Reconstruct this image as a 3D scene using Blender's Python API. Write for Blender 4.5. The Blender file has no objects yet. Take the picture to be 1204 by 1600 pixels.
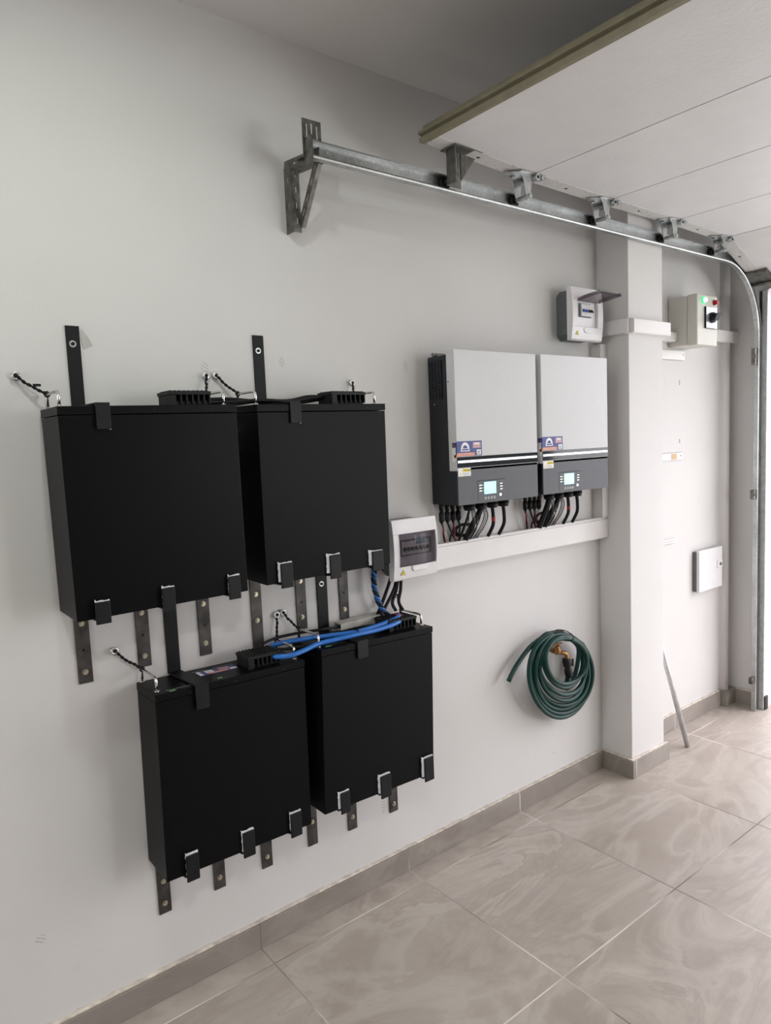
import bpy, bmesh, math, random
from mathutils import Vector, Matrix, Euler
random.seed(7)
PI = math.pi
C = bpy.context.scene.collection

# ------------------------------------------------------------------ camera
cd = bpy.data.cameras.new('camera')
cam = bpy.data.objects.new('camera', cd); C.objects.link(cam)
FW = Vector((-0.7841325, 0.61267186, -0.09884035))
RT = Vector((0.61845643, 0.78466363, -0.04259856))
UP = Vector((-0.05145749, 0.09453136, 0.9941911))
m = Matrix((RT, UP, -FW)).transposed().to_4x4()
m.translation = (1.90085, 0.0, 1.54527)
cam.matrix_world = m
cd.sensor_fit = 'VERTICAL'; cd.sensor_height = 24.0
cd.lens = 24.0 * 1103.2 / 1600.0
cd.clip_start = 0.02; cd.clip_end = 200
bpy.context.scene.camera = cam

# ------------------------------------------------------------------ world, lamps, exposure
w = bpy.data.worlds.new('world'); bpy.context.scene.world = w; w.use_nodes = True
bg = w.node_tree.nodes['Background']
# overcast sky, brighter towards the zenith
tc = w.node_tree.nodes.new('ShaderNodeTexCoord'); sp = w.node_tree.nodes.new('ShaderNodeSeparateXYZ')
rp = w.node_tree.nodes.new('ShaderNodeValToRGB')
w.node_tree.links.new(tc.outputs['Generated'], sp.inputs[0]); w.node_tree.links.new(sp.outputs[2], rp.inputs[0])
rp.color_ramp.elements[0].position = 0.0; rp.color_ramp.elements[0].color = (0.535, 0.52, 0.555, 1)
rp.color_ramp.elements[1].position = 0.75; rp.color_ramp.elements[1].color = (0.975, 0.94, 1.0, 1)
w.node_tree.links.new(rp.outputs[0], bg.inputs['Color'])
bg.inputs['Strength'].default_value = 13.0
vs = bpy.context.scene.view_settings
vs.view_transform = 'Standard'; vs.look = 'None'; vs.gamma = 1.0; vs.use_curve_mapping = False
vs.exposure = -0.92

def area(name, loc, rot, sx, sy, power, col, portal=False):
    l = bpy.data.lights.new(name, 'AREA'); l.shape = 'RECTANGLE'; l.size = sx; l.size_y = sy
    l.energy = power; l.color = col
    if portal: l.cycles.is_portal = True
    o = bpy.data.objects.new(name, l); o.location = loc; o.rotation_euler = rot; C.objects.link(o)
    return o
area('door_daylight_portal', (2.4, 4.12, 1.12), (PI/2, 0, PI), 4.4, 2.24, 1, (1, 1, 1), True)
# daylight from the garden window in the back wall, behind the camera
area('back_window_daylight', (0.9, -2.46, 1.75), (PI/2, 0, 0), 1.6, 1.3, 14, (0.66, 1.0, 0.76))
# daylight through the narrow side window at the far end of the right wall
area('side_window_daylight', (5.18, 3.55, 1.60), (0, -PI/2, PI), 1.1, 0.55, 55, (0.93, 1.0, 0.95))
# ceiling lamps behind the camera
area('ceiling_lamp_light', (2.25, 0.1, 2.70), (0, 0, 0), 0.16, 0.16, 36, (1.0, 0.95, 0.93))
area('ceiling_spot_light', (0.85, 0.45, 2.70), (0, 0, 0), 0.05, 0.05, 12.5, (0.88, 1.0, 0.90))

# ------------------------------------------------------------------ materials
def node_mat(name):
    mt = bpy.data.materials.new(name); mt.use_nodes = True
    nt = mt.node_tree; b = nt.nodes['Principled BSDF']
    return mt, nt, b
def pos(nt):
    g = nt.nodes.new('ShaderNodeNewGeometry'); return g.outputs['Position']
def math_(nt, op, a, b=None, c=None):
    n = nt.nodes.new('ShaderNodeMath'); n.operation = op
    for i, v in enumerate((a, b, c)):
        if v is None: continue
        if isinstance(v, (int, float)): n.inputs[i].default_value = v
        else: nt.links.new(v, n.inputs[i])
    return n.outputs[0]
def noise(nt, vec, scale, detail=3, rough=0.5, dist=0.0):
    n = nt.nodes.new('ShaderNodeTexNoise'); nt.links.new(vec, n.inputs['Vector'])
    n.inputs['Scale'].default_value = scale; n.inputs['Detail'].default_value = detail
    n.inputs['Roughness'].default_value = rough; n.inputs['Distortion'].default_value = dist
    return n.outputs['Fac']
def ramp(nt, fac, stops):
    r = nt.nodes.new('ShaderNodeValToRGB'); nt.links.new(fac, r.inputs[0])
    e = r.color_ramp.elements
    e[0].position, e[0].color = stops[0][0], (*stops[0][1], 1)
    e[1].position, e[1].color = stops[-1][0], (*stops[-1][1], 1)
    for p_, c_ in stops[1:-1]:
        k = e.new(p_); k.color = (*c_, 1)
    return r.outputs[0]
def mix(nt, fac, a, b):
    n = nt.nodes.new('ShaderNodeMix'); n.data_type = 'RGBA'
    if isinstance(fac, (int, float)): n.inputs[0].default_value = fac
    else: nt.links.new(fac, n.inputs[0])
    for i, v in ((6, a), (7, b)):
        if isinstance(v, tuple): n.inputs[i].default_value = (*v, 1)
        else: nt.links.new(v, n.inputs[i])
    return n.outputs[2]
def bump(nt, b, h, strength, dist=0.002):
    n = nt.nodes.new('ShaderNodeBump'); n.inputs['Strength'].default_value = strength
    n.inputs['Distance'].default_value = dist
    nt.links.new(h, n.inputs['Height']); nt.links.new(n.outputs[0], b.inputs['Normal'])
def simple(name, col, rough=0.5, metal=0.0, var=0.08, scale=30, bumpy=0.0, emit=None, es=0, spec=0.5, coat=0.0):
    mt, nt, b = node_mat(name)
    f = noise(nt, pos(nt), scale, 3)
    lo = tuple(c * (1 - var) for c in col); hi = tuple(min(1, c * (1 + var)) for c in col)
    nt.links.new(ramp(nt, f, [(0.3, lo), (0.7, hi)]), b.inputs['Base Color'])
    b.inputs['Roughness'].default_value = rough; b.inputs['Metallic'].default_value = metal
    b.inputs['Specular IOR Level'].default_value = spec
    b.inputs['Coat Weight'].default_value = coat
    if bumpy: bump(nt, b, noise(nt, pos(nt), scale * 6, 4), bumpy)
    if emit:
        b.inputs['Emission Color'].default_value = (*emit, 1); b.inputs['Emission Strength'].default_value = es
    return mt
M = {}
def wall_mat():
    mt, nt, b = node_mat('painted_plaster'); p = pos(nt)
    f = noise(nt, p, 1.6, 4, 0.55)
    base = ramp(nt, f, [(0.3, (0.625, 0.605, 0.59)), (0.7, (0.675, 0.655, 0.645))])
    # scuffs and faint smudges with their own shape
    s = noise(nt, p, 7.0, 6, 0.7, 1.2)
    sm = ramp(nt, s, [(0.66, (0, 0, 0)), (0.80, (1, 1, 1))])
    col = mix(nt, math_(nt, 'MULTIPLY', sm, 0.22), base, (0.50, 0.48, 0.45))
    # dirty band right above the skirting
    sep = nt.nodes.new('ShaderNodeSeparateXYZ'); nt.links.new(p, sep.inputs[0])
    e = math_(nt, 'ADD', sep.outputs[2], math_(nt, 'MULTIPLY', noise(nt, p, 22, 4), 0.035))
    band = math_(nt, 'LESS_THAN', e, 0.103)
    col = mix(nt, math_(nt, 'MULTIPLY', band, 0.45), col, (0.46, 0.42, 0.37))
    # small scuff marks left on the paint
    for (y, z, ry, rz) in ((0.860, 1.775, .012, .016), (1.11, 1.80, .010, .018), (1.60, 1.80, .010, .020), (0.31, 0.32, .013, .012), (1.42, 0.27, .008, .03), (2.355, 0.17, .006, .005)):
        dy = math_(nt, 'DIVIDE', math_(nt, 'SUBTRACT', sep.outputs[1], y), ry)
        dz = math_(nt, 'DIVIDE', math_(nt, 'SUBTRACT', sep.outputs[2], z), rz)
        r2 = math_(nt, 'ADD', math_(nt, 'MULTIPLY', dy, dy), math_(nt, 'MULTIPLY', dz, dz))
        ins = math_(nt, 'LESS_THAN', r2, 1.0)
        stripes = math_(nt, 'GREATER_THAN', math_(nt, 'SINE', math_(nt, 'MULTIPLY', math_(nt, 'ADD', sep.outputs[2], math_(nt, 'MULTIPLY', sep.outputs[1], 0.6)), 620)), 0.45)
        col = mix(nt, math_(nt, 'MULTIPLY', math_(nt, 'MULTIPLY', ins, stripes), 0.45), col, (0.25, 0.24, 0.23))
    nt.links.new(col, b.inputs['Base Color'])
    b.inputs['Roughness'].default_value = 0.62
    bump(nt, b, noise(nt, p, 60, 4), 0.12, 0.003)
    return mt
M['wall'] = wall_mat()
M['ceil'] = simple('ceiling_paint', (0.55, 0.53, 0.515), 0.8, var=0.03, scale=2)
def tile_mat(name, x0, y0, pitch, ylines_only=False, gain=1.0):
    mt, nt, b = node_mat(name); p = pos(nt)
    sep = nt.nodes.new('ShaderNodeSeparateXYZ'); nt.links.new(p, sep.inputs[0])
    def line(c, o, wd):
        t = math_(nt, 'FRACT', math_(nt, 'DIVIDE', math_(nt, 'SUBTRACT', c, o), pitch))
        t = math_(nt, 'ABSOLUTE', math_(nt, 'SUBTRACT', t, 0.5))
        return math_(nt, 'GREATER_THAN', t, 0.5 - wd / pitch / 2)
    ly = line(sep.outputs[1], y0, 0.0045)
    mask = ly if ylines_only else math_(nt, 'MAXIMUM', ly, line(sep.outputs[0], x0, 0.0045))
    # tile id shifts the stone figure
    iy = math_(nt, 'FLOOR', math_(nt, 'DIVIDE', math_(nt, 'SUBTRACT', sep.outputs[1], y0), pitch))
    ix = math_(nt, 'FLOOR', math_(nt, 'DIVIDE', math_(nt, 'SUBTRACT', sep.outputs[0], x0), pitch))
    cmb = nt.nodes.new('ShaderNodeCombineXYZ')
    nt.links.new(math_(nt, 'ADD', sep.outputs[0], math_(nt, 'MULTIPLY', ix, 1.37)), cmb.inputs[0])
    nt.links.new(math_(nt, 'ADD', math_(nt, 'MULTIPLY', sep.outputs[1], 0.8), math_(nt, 'MULTIPLY', iy, 2.71)), cmb.inputs[1])
    nt.links.new(math_(nt, 'MULTIPLY', sep.outputs[2], 1.0), cmb.inputs[2])
    v = cmb.outputs[0]
    st = nt.nodes.new('ShaderNodeMapping'); nt.links.new(v, st.inputs[0]); st.inputs['Scale'].default_value = (1.9, 1.0, 1.0); st.inputs['Rotation'].default_value = (0, 0, 0.5)
    flow = noise(nt, st.outputs[0], 1.6, 3, 0.5, 1.0)
    lines = noise(nt, st.outputs[0], 1.5, 8, 0.56, 1.7)
    n1 = noise(nt, v, 2.4, 6, 0.62, 0.8)
    n2 = noise(nt, v, 30, 5, 0.65)
    g = gain
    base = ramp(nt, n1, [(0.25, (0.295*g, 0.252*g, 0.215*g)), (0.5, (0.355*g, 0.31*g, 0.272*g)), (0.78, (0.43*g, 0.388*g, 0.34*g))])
    # thin darker seams where the flow noise crosses its mid value
    vein = math_(nt, 'ABSOLUTE', math_(nt, 'SUBTRACT', lines, 0.5))
    vm = math_(nt, 'MULTIPLY', ramp(nt, vein, [(0.0, (1, 1, 1)), (0.022, (0, 0, 0))]), ramp(nt, flow, [(0.42, (0, 0, 0)), (0.62, (1, 1, 1))]))
    c = mix(nt, math_(nt, 'MULTIPLY', vm, 0.60), base, (0.21*g, 0.165*g, 0.135*g))
    band = ramp(nt, lines, [(0.40, (0, 0, 0)), (0.47, (1, 1, 1)), (0.56, (0, 0, 0)), (0.62, (0.7, 0.7, 0.7)), (0.70, (0, 0, 0))])
    c = mix(nt, math_(nt, 'MULTIPLY', band, 0.30), c, (0.60*g, 0.55*g, 0.50*g))
    c = mix(nt, math_(nt, 'MULTIPLY', ramp(nt, n2, [(0.60, (0, 0, 0)), (0.8, (1, 1, 1))]), 0.35), c, (0.36*g, 0.31*g, 0.27*g))
    # pale dusty scuffs
    sc = noise(nt, p, 9, 7, 0.75, 2.0)
    c = mix(nt, math_(nt, 'MULTIPLY', ramp(nt, sc, [(0.68, (0, 0, 0)), (0.76, (1, 1, 1))]), 0.35), c, (0.66*g, 0.62*g, 0.58*g))
    gn = noise(nt, p, 2.3, 2)
    grout = ramp(nt, gn, [(0.42, (0.20, 0.165, 0.14)), (0.58, (0.66, 0.61, 0.56))])
    c = mix(nt, mask, c, grout)
    nt.links.new(c, b.inputs['Base Color'])
    rr = nt.nodes.new('ShaderNodeMapRange'); nt.links.new(n1, rr.inputs[0])
    rr.inputs[3].default_value = 0.34; rr.inputs[4].default_value = 0.48
    nt.links.new(math_(nt, 'MAXIMUM', rr.outputs[0], math_(nt, 'MULTIPLY', mask, 0.9)), b.inputs['Roughness'])
    b.inputs['Specular IOR Level'].default_value = 0.45
    h = math_(nt, 'SUBTRACT', math_(nt, 'MULTIPLY', n2, 0.12), mask)
    bump(nt, b, h, 0.5, 0.0015)
    return mt
TX, TY = 0.0997, 0.9109
M['tile'] = tile_mat('porcelain_floor_tile', TX, TY, 0.6)
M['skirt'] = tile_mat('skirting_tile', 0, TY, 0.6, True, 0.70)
M['grout'] = simple('cream_grout', (0.62, 0.56, 0.48), 0.8, var=0.25, scale=40, bumpy=0.3)
M['concrete'] = simple('driveway_concrete', (0.46, 0.49, 0.46), 0.8, scale=5)
M['blocker'] = simple('dark_blocker_surface', (0.05, 0.06, 0.045), 0.8, scale=3, var=0.3)  # dark surface of the added, unseen outdoor wall
M['darkwall'] = simple('dark_grey_wall_paint', (0.07, 0.068, 0.065), 0.7, scale=3)
M['tape'] = simple('grey_tape', (0.50, 0.49, 0.47), 0.3)
M['black'] = simple('satin_black_powder_coat', (0.0028, 0.0028, 0.0034), 0.40, var=0.1, scale=60, bumpy=0.02, spec=0.11)
M['black2'] = simple('black_plastic', (0.007, 0.007, 0.008), 0.5, spec=0.25)
M['blackpaint'] = simple('black_brushed_paint', (0.007, 0.007, 0.008), 0.5, var=0.25, scale=50, bumpy=0.1, spec=0.25)
M['rawsteel'] = simple('bare_flat_steel', (0.075, 0.07, 0.066), 0.5, 0.7, var=0.45, scale=24, bumpy=0.06)
M['rubber'] = simple('black_rubber', (0.02, 0.02, 0.02), 0.75)
M['sealant'] = simple('white_padding', (0.72, 0.73, 0.74), 0.7, bumpy=0.4, scale=60)
M['bolt'] = simple('zinc_bolt', (0.55, 0.49, 0.38), 0.35, 0.9, var=0.3, scale=80)
M['chrome'] = simple('chrome_handle_metal', (0.75, 0.73, 0.70), 0.18, 1.0)
M['washer'] = simple('washer_zinc', (0.62, 0.62, 0.60), 0.35, 0.85)
M['blue'] = simple('blue_cable_sheath', (0.02, 0.145, 0.50), 0.35, var=0.12, scale=20)
M['bluedk'] = simple('dark_blue_sleeve', (0.012, 0.05, 0.17), 0.45)
M['red'] = simple('red_insulation', (0.36, 0.02, 0.015), 0.4)
M['white'] = simple('white_gloss_plastic', (0.74, 0.72, 0.73), 0.22, var=0.02)
M['pvc'] = simple('white_pvc_trunking', (0.72, 0.69, 0.68), 0.3, var=0.03, scale=8)
M['pvcdusty'] = simple('dusty_pvc_trunking', (0.50, 0.49, 0.44), 0.6, var=0.18, scale=30)
M['invwhite'] = simple('inverter_white_cover', (0.585, 0.58, 0.585), 0.3, var=0.01)
M['invgrey'] = simple('inverter_graphite_panel', (0.060, 0.062, 0.072), 0.45, var=0.03)
M['invband'] = simple('inverter_black_gloss_band', (0.015, 0.016, 0.022), 0.06, spec=0.6)
M['invbody'] = simple('inverter_black_body', (0.010, 0.012, 0.017), 0.45)
M['dbgrey'] = simple('grey_enclosure_plastic', (0.115, 0.125, 0.128), 0.5, var=0.04)
M['beige'] = simple('beige_grey_steel', (0.55, 0.54, 0.48), 0.38, var=0.02)
M['doorwhite'] = simple('door_white_woodgrain', (0.70, 0.68, 0.68), 0.42, var=0.02, scale=12, bumpy=0.5)
M['olive'] = simple('olive_seal', (0.20, 0.175, 0.115), 0.6, var=0.12)
M['yellow'] = simple('warning_yellow', (0.85, 0.68, 0.03), 0.5)
M['hose'] = simple('green_hose', (0.0015, 0.036, 0.029), 0.38, var=0.15, scale=12, spec=0.35)
M['brass'] = simple('aged_brass', (0.36, 0.20, 0.09), 0.42, 0.85, var=0.3, scale=60)
M['orange'] = simple('orange_print', (0.75, 0.28, 0.14), 0.45)
M['navy'] = simple('navy_print', (0.03, 0.045, 0.22), 0.35, var=0.25, scale=60)
M['print_white'] = simple('white_print', (0.8, 0.8, 0.8), 0.5)
M['print_pink'] = simple('pinkish_print', (0.55, 0.33, 0.36), 0.45)
M['print_green'] = simple('green_print', (0.12, 0.35, 0.14), 0.5)
M['print_dim'] = simple('grey_lettering', (0.30, 0.31, 0.32), 0.5)
M['skin_print'] = simple('brown_print', (0.22, 0.10, 0.07), 0.5)
M['blue_toggle'] = simple('blue_toggle', (0.02, 0.07, 0.35), 0.4)
M['teal'] = simple('teal_sticker', (0.02, 0.19, 0.25), 0.5)
M['cardtan'] = simple('tan_masking', (0.60, 0.42, 0.24), 0.7)
M['screen'] = simple('lit_lcd_screen', (0.4, 0.7, 0.75), 0.2, emit=(0.42, 0.93, 1.0), es=1.7, scale=90, var=0.3)
M['led'] = simple('lit_led', (0.9, 0.9, 0.9), 0.3, emit=(1, 1, 1), es=2.0)
M['ledgreen'] = simple('lit_green_led', (0.3, 0.9, 0.3), 0.3, emit=(0.35, 1, 0.35), es=1.4)
M['lampgreen'] = simple('lit_green_lens', (0.05, 0.8, 0.2), 0.2, emit=(0.0, 1.0, 0.16), es=2.2)
M['lampwhite'] = simple('lit_lamp_core', (0.7, 1.0, 0.8), 0.2, emit=(0.45, 1.0, 0.6), es=3.0)
M['redbtn'] = simple('red_button_plastic', (0.42, 0.02, 0.03), 0.3)
M['silver'] = simple('silver_plate', (0.62, 0.66, 0.72), 0.25, 0.6, var=0.25, scale=40)
def galv():
    mt, nt, b = node_mat('galvanised_steel'); p = pos(nt)
    v = nt.nodes.new('ShaderNodeTexVoronoi'); nt.links.new(p, v.inputs['Vector']); v.inputs['Scale'].default_value = 90
    f = noise(nt, p, 14, 4)
    c = ramp(nt, math_(nt, 'ADD', math_(nt, 'MULTIPLY', v.outputs['Distance'], 0.35), math_(nt, 'MULTIPLY', f, 0.7)), [(0.2, (0.33, 0.34, 0.34)), (0.8, (0.58, 0.59, 0.59))])
    nt.links.new(c, b.inputs['Base Color']); b.inputs['Metallic'].default_value = 0.9
    b.inputs['Roughness'].default_value = 0.36
    return mt
M['galv'] = galv()
M['galvdark'] = simple('dull_dark_galvanised_steel', (0.16, 0.155, 0.14), 0.45, 0.8, var=0.35, scale=40)
M['galvlight'] = simple('light_galvanised_steel', (0.60, 0.60, 0.60), 0.4, 0.55, var=0.12, scale=40)
def stile():
    mt, nt, b = node_mat('perforated_white_steel'); p = pos(nt)
    v = nt.nodes.new('ShaderNodeTexVoronoi'); nt.links.new(p, v.inputs['Vector']); v.inputs['Scale'].default_value = 85
    d = math_(nt, 'LESS_THAN', v.outputs['Distance'], 0.20)
    k = math_(nt, 'GREATER_THAN', noise(nt, p, 9, 2), 0.44)
    c = mix(nt, math_(nt, 'MULTIPLY', math_(nt, 'MULTIPLY', d, k), 0.8), (0.62, 0.60, 0.585), (0.12, 0.11, 0.10))
    nt.links.new(c, b.inputs['Base Color']); b.inputs['Roughness'].default_value = 0.5
    return mt
M['stile'] = stile()
def glass(name, col, alpha_mix, rough=0.05):
    mt = bpy.data.materials.new(name); mt.use_nodes = True; nt = mt.node_tree
    b = nt.nodes['Principled BSDF']; out = nt.nodes['Material Output']
    b.inputs['Base Color'].default_value = (*col, 1); b.inputs['Roughness'].default_value = rough
    t = nt.nodes.new('ShaderNodeBsdfTransparent'); t.inputs[0].default_value = (0.74, 0.71, 0.73, 1)
    mx = nt.nodes.new('ShaderNodeMixShader'); mx.inputs[0].default_value = alpha_mix
    nt.links.new(t.outputs[0], mx.inputs[1]); nt.links.new(b.outputs[0], mx.inputs[2]); nt.links.new(mx.outputs[0], out.inputs[0])
    return mt
M['smoke'] = glass('smoked_clear_plastic', (0.09, 0.08, 0.09), 0.22)

# ------------------------------------------------------------------ mesh builder
class MB:
    def __init__(s): s.bm = bmesh.new(); s.mi = 0
    def _f(s, vs_, smooth=False):
        try:
            f = s.bm.faces.new(vs_); f.smooth = smooth; f.material_index = s.mi; return f
        except ValueError: return None
    def box(s, a, b, mi=0):
        s.mi = mi
        x0, y0, z0 = (min(a[i], b[i]) for i in range(3)); x1, y1, z1 = (max(a[i], b[i]) for i in range(3))
        v = [s.bm.verts.new(p) for p in ((x0,y0,z0),(x1,y0,z0),(x1,y1,z0),(x0,y1,z0),(x0,y0,z1),(x1,y0,z1),(x1,y1,z1),(x0,y1,z1))]
        for q in ((0,3,2,1),(4,5,6,7),(0,1,5,4),(1,2,6,5),(2,3,7,6),(3,0,4,7)): s._f([v[i] for i in q])
        return s
    def hexa(s, pts, mi=0):
        s.mi = mi; v = [s.bm.verts.new(p) for p in pts]
        for q in ((0,3,2,1),(4,5,6,7),(0,1,5,4),(1,2,6,5),(2,3,7,6),(3,0,4,7)): s._f([v[i] for i in q])
        return s
    def prism(s, poly, axis, a, b, mi=0, smooth=False):
        """poly in the two other axes (cyclic order of xyz without axis), extruded along axis from a to b"""
        s.mi = mi
        def P(p, t):
            if axis == 'x': return (t, p[0], p[1])
            if axis == 'y': return (p[0], t, p[1])
            return (p[0], p[1], t)
        A = [s.bm.verts.new(P(p, a)) for p in poly]; B = [s.bm.verts.new(P(p, b)) for p in poly]
        n = len(poly)
        s._f(A); s._f(B[::-1])
        for i in range(n): s._f([A[i], B[i], B[(i+1) % n], A[(i+1) % n]], smooth)
        return s
    def tube(s, pts, r, seg=10, mi=0, closed=False, squash=None):
        s.mi = mi
        P = [Vector(p) for p in pts]; n = len(P)
        rs = r if isinstance(r, (list, tuple)) else [r] * n
        prev = None; rings = []
        for i in range(n):
            if closed: t = P[(i+1) % n] - P[i-1]
            else: t = P[min(i+1, n-1)] - P[max(i-1, 0)]
            t.normalize()
            if prev is None:
                u = t.orthogonal().normalized()
            else:
                u = prev - t * prev.dot(t)
                u = u.normalized() if u.length > 1e-6 else t.orthogonal().normalized()
            prev = u; v = t.cross(u)
            rings.append([s.bm.verts.new(P[i] + (u * math.cos(2*PI*k/seg) + v * math.sin(2*PI*k/seg)) * rs[i]) for k in range(seg)])
        for i in range(n if closed else n-1):
            a, b = rings[i], rings[(i+1) % n]
            for k in range(seg): s._f([a[k], a[(k+1) % seg], b[(k+1) % seg], b[k]], True)
        if not closed: s._f(rings[0][::-1]); s._f(rings[-1])
        return s
    def cyl(s, a, b, r, seg=20, mi=0, r2=None):
        return s.tube([a, b], [r, r if r2 is None else r2], seg, mi)
    def sweep(s, frames, prof, mi=0):
        """frames: list of (origin, U, V); prof: closed list of (u, v)"""
        s.mi = mi; rings = []
        for o, U, V in frames:
            rings.append([s.bm.verts.new(Vector(o) + Vector(U)*u + Vector(V)*v) for u, v in prof])
        n = len(prof)
        for i in range(len(rings)-1):
            for k in range(n): s._f([rings[i][k], rings[i][(k+1) % n], rings[i+1][(k+1) % n], rings[i+1][k]])
        s._f(rings[0][::-1]); s._f(rings[-1])
        return s
    def slab(s, outer, holes, axis, a, b, mi=0):
        """flat plate with rectangular slots: outer=(u0,v0,u1,v1), holes the same, cut as a grid"""
        s.mi = mi
        us = sorted({outer[0], outer[2], *[h[0] for h in holes], *[h[2] for h in holes]})
        vs_ = sorted({outer[1], outer[3], *[h[1] for h in holes], *[h[3] for h in holes]})
        def solid(i, j):
            if i < 0 or j < 0 or i >= len(us)-1 or j >= len(vs_)-1: return False
            cu, cv = (us[i]+us[i+1])/2, (vs_[j]+vs_[j+1])/2
            return not any(h[0] < cu < h[2] and h[1] < cv < h[3] for h in holes)
        cache = {}
        def V(i, j, t):
            k = (i, j, t)
            if k not in cache:
                u, v, tt = us[i], vs_[j], (a, b)[t]
                cache[k] = s.bm.verts.new((tt, u, v) if axis == 'x' else (u, tt, v) if axis == 'y' else (u, v, tt))
            return cache[k]
        for i in range(len(us)-1):
            for j in range(len(vs_)-1):
                if not solid(i, j): continue
                s._f([V(i,j,0), V(i,j+1,0), V(i+1,j+1,0), V(i+1,j,0)])
                s._f([V(i,j,1), V(i+1,j,1), V(i+1,j+1,1), V(i,j+1,1)])
                if not solid(i-1, j): s._f([V(i,j,0), V(i,j,1), V(i,j+1,1), V(i,j+1,0)])
                if not solid(i+1, j): s._f([V(i+1,j,0), V(i+1,j+1,0), V(i+1,j+1,1), V(i+1,j,1)])
                if not solid(i, j-1): s._f([V(i,j,0), V(i+1,j,0), V(i+1,j,1), V(i,j,1)])
                if not solid(i, j+1): s._f([V(i,j+1,0), V(i,j+1,1), V(i+1,j+1,1), V(i+1,j+1,0)])
        return s
    def xf(s, mat):
        s.bm.transform(mat); return s
    def build(s, name, mats, parent=None, bevel=0, seg=2):
        bmesh.ops.recalc_face_normals(s.bm, faces=s.bm.faces)
        me = bpy.data.meshes.new(name); s.bm.to_mesh(me); s.bm.free()
        o = bpy.data.objects.new(name, me); C.objects.link(o)
        for k in (mats if isinstance(mats, (list, tuple)) else [mats]): me.materials.append(M[k])
        if parent is not None: o.parent = parent
        if bevel:
            b = o.modifiers.new('bevel', 'BEVEL'); b.width = bevel; b.segments = seg; b.limit_method = 'ANGLE'; b.angle_limit = math.radians(40)
        return o
def tag(o, label=None, cat=None, group=None, kind=None):
    if label: o['label'] = label
    if cat: o['category'] = cat
    if group: o['group'] = group
    if kind: o['kind'] = kind
    return o
def thing(name, label, cat, loc=(0, 0, 0), rot=(0, 0, 0), group=None):
    o = bpy.data.objects.new(name, None); C.objects.link(o); o.location = loc; o.rotation_euler = rot
    o.empty_display_size = 0.05
    return tag(o, label, cat, group)
def struct(name, mb, mats, label=None, bevel=0):
    o = mb.build(name, mats, bevel=bevel); o['kind'] = 'structure'
    if label: o['label'] = label
    return o
def smooth_path(pts, n=8):
    P = [Vector(p) for p in pts]; out = []
    for i in range(len(P)-1):
        p0, p1, p2, p3 = P[max(i-1, 0)], P[i], P[i+1], P[min(i+2, len(P)-1)]
        for k in range(n):
            t = k/n
            out.append(0.5*((2*p1)+(-p0+p2)*t+(2*p0-5*p1+4*p2-p3)*t*t+(-p0+3*p1-3*p2+p3)*t**3))
    out.append(P[-1]); return out
def text_mesh(txt, size, mat, parent, loc, rot, name='lettering', ext=0.0003, align='LEFT'):
    cu = bpy.data.curves.new(name, 'FONT'); cu.body = txt; cu.size = size; cu.extrude = ext; cu.align_x = align
    tmp = bpy.data.objects.new('t', cu); C.objects.link(tmp)
    bpy.context.view_layer.update()
    me = bpy.data.meshes.new_from_object(tmp.evaluated_get(bpy.context.evaluated_depsgraph_get()))
    bpy.data.objects.remove(tmp); bpy.data.curves.remove(cu)
    me.name = name; me.materials.clear(); me.materials.append(M[mat])
    o = bpy.data.objects.new(name, me); C.objects.link(o); o.parent = parent; o.location = loc; o.rotation_euler = rot
    return o

# ------------------------------------------------------------------ room shell
YF, ZC, XR, YB = 3.91, 2.745, 5.2, -2.5
XO = 4.6   # right side of the door opening
PY0, PY1, PX = 2.704, 2.966, 0.158
struct('floor', MB().box((0, YB, -0.1), (XR, YF+0.2, 0)), 'tile')
struct('ceiling', MB().box((-0.15, YB-0.15, ZC), (XR+0.15, YF+0.2, ZC+0.15)), 'ceil')
struct('wall_left', MB().box((-0.15, YB-0.15, -0.1), (0, YF+0.2, ZC)), 'wall')
b = MB().box((XR, YB-0.15, -0.1), (XR+0.15, 3.27, ZC)); b.box((XR, 3.83, -0.1), (XR+0.15, YF+0.2, ZC)); b.box((XR, 3.27, -0.1), (XR+0.15, 3.83, 1.05)); b.box((XR, 3.27, 2.15), (XR+0.15, 3.83, ZC))
struct('wall_right', b, 'darkwall')
b = MB().box((0, YB-0.15, -0.1), (0.1, YB, ZC)); b.box((1.7, YB-0.15, -0.1), (XR, YB, ZC)); b.box((0.1, YB-0.15, -0.1), (1.7, YB, 1.1)); b.box((0.1, YB-0.15, 2.4), (1.7, YB, ZC))
struct('wall_back', b, 'wall')
struct('wall_pillar', MB().box((0, PY0, 0), (PX, PY1, ZC)), 'wall', bevel=0.003)
b = MB().box((0, YF, -0.1), (0.2, YF+0.2, ZC)); b.box((XO, YF, -0.1), (XR, YF+0.2, ZC)); b.box((0.2, YF, 2.25), (XO, YF+0.2, ZC))
struct('wall_front', b, 'wall')
struct('ground', MB().box((-30, YF+0.2, -0.12), (30, YF+40, -0.01)), 'concrete')
struct('wall_light_blocker', MB().box((4.9, 8.0, -0.1), (7.3, 8.2, 2.5)), 'blocker')  # unseen dark wall, added to darken reflections and cut low daylight
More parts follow.
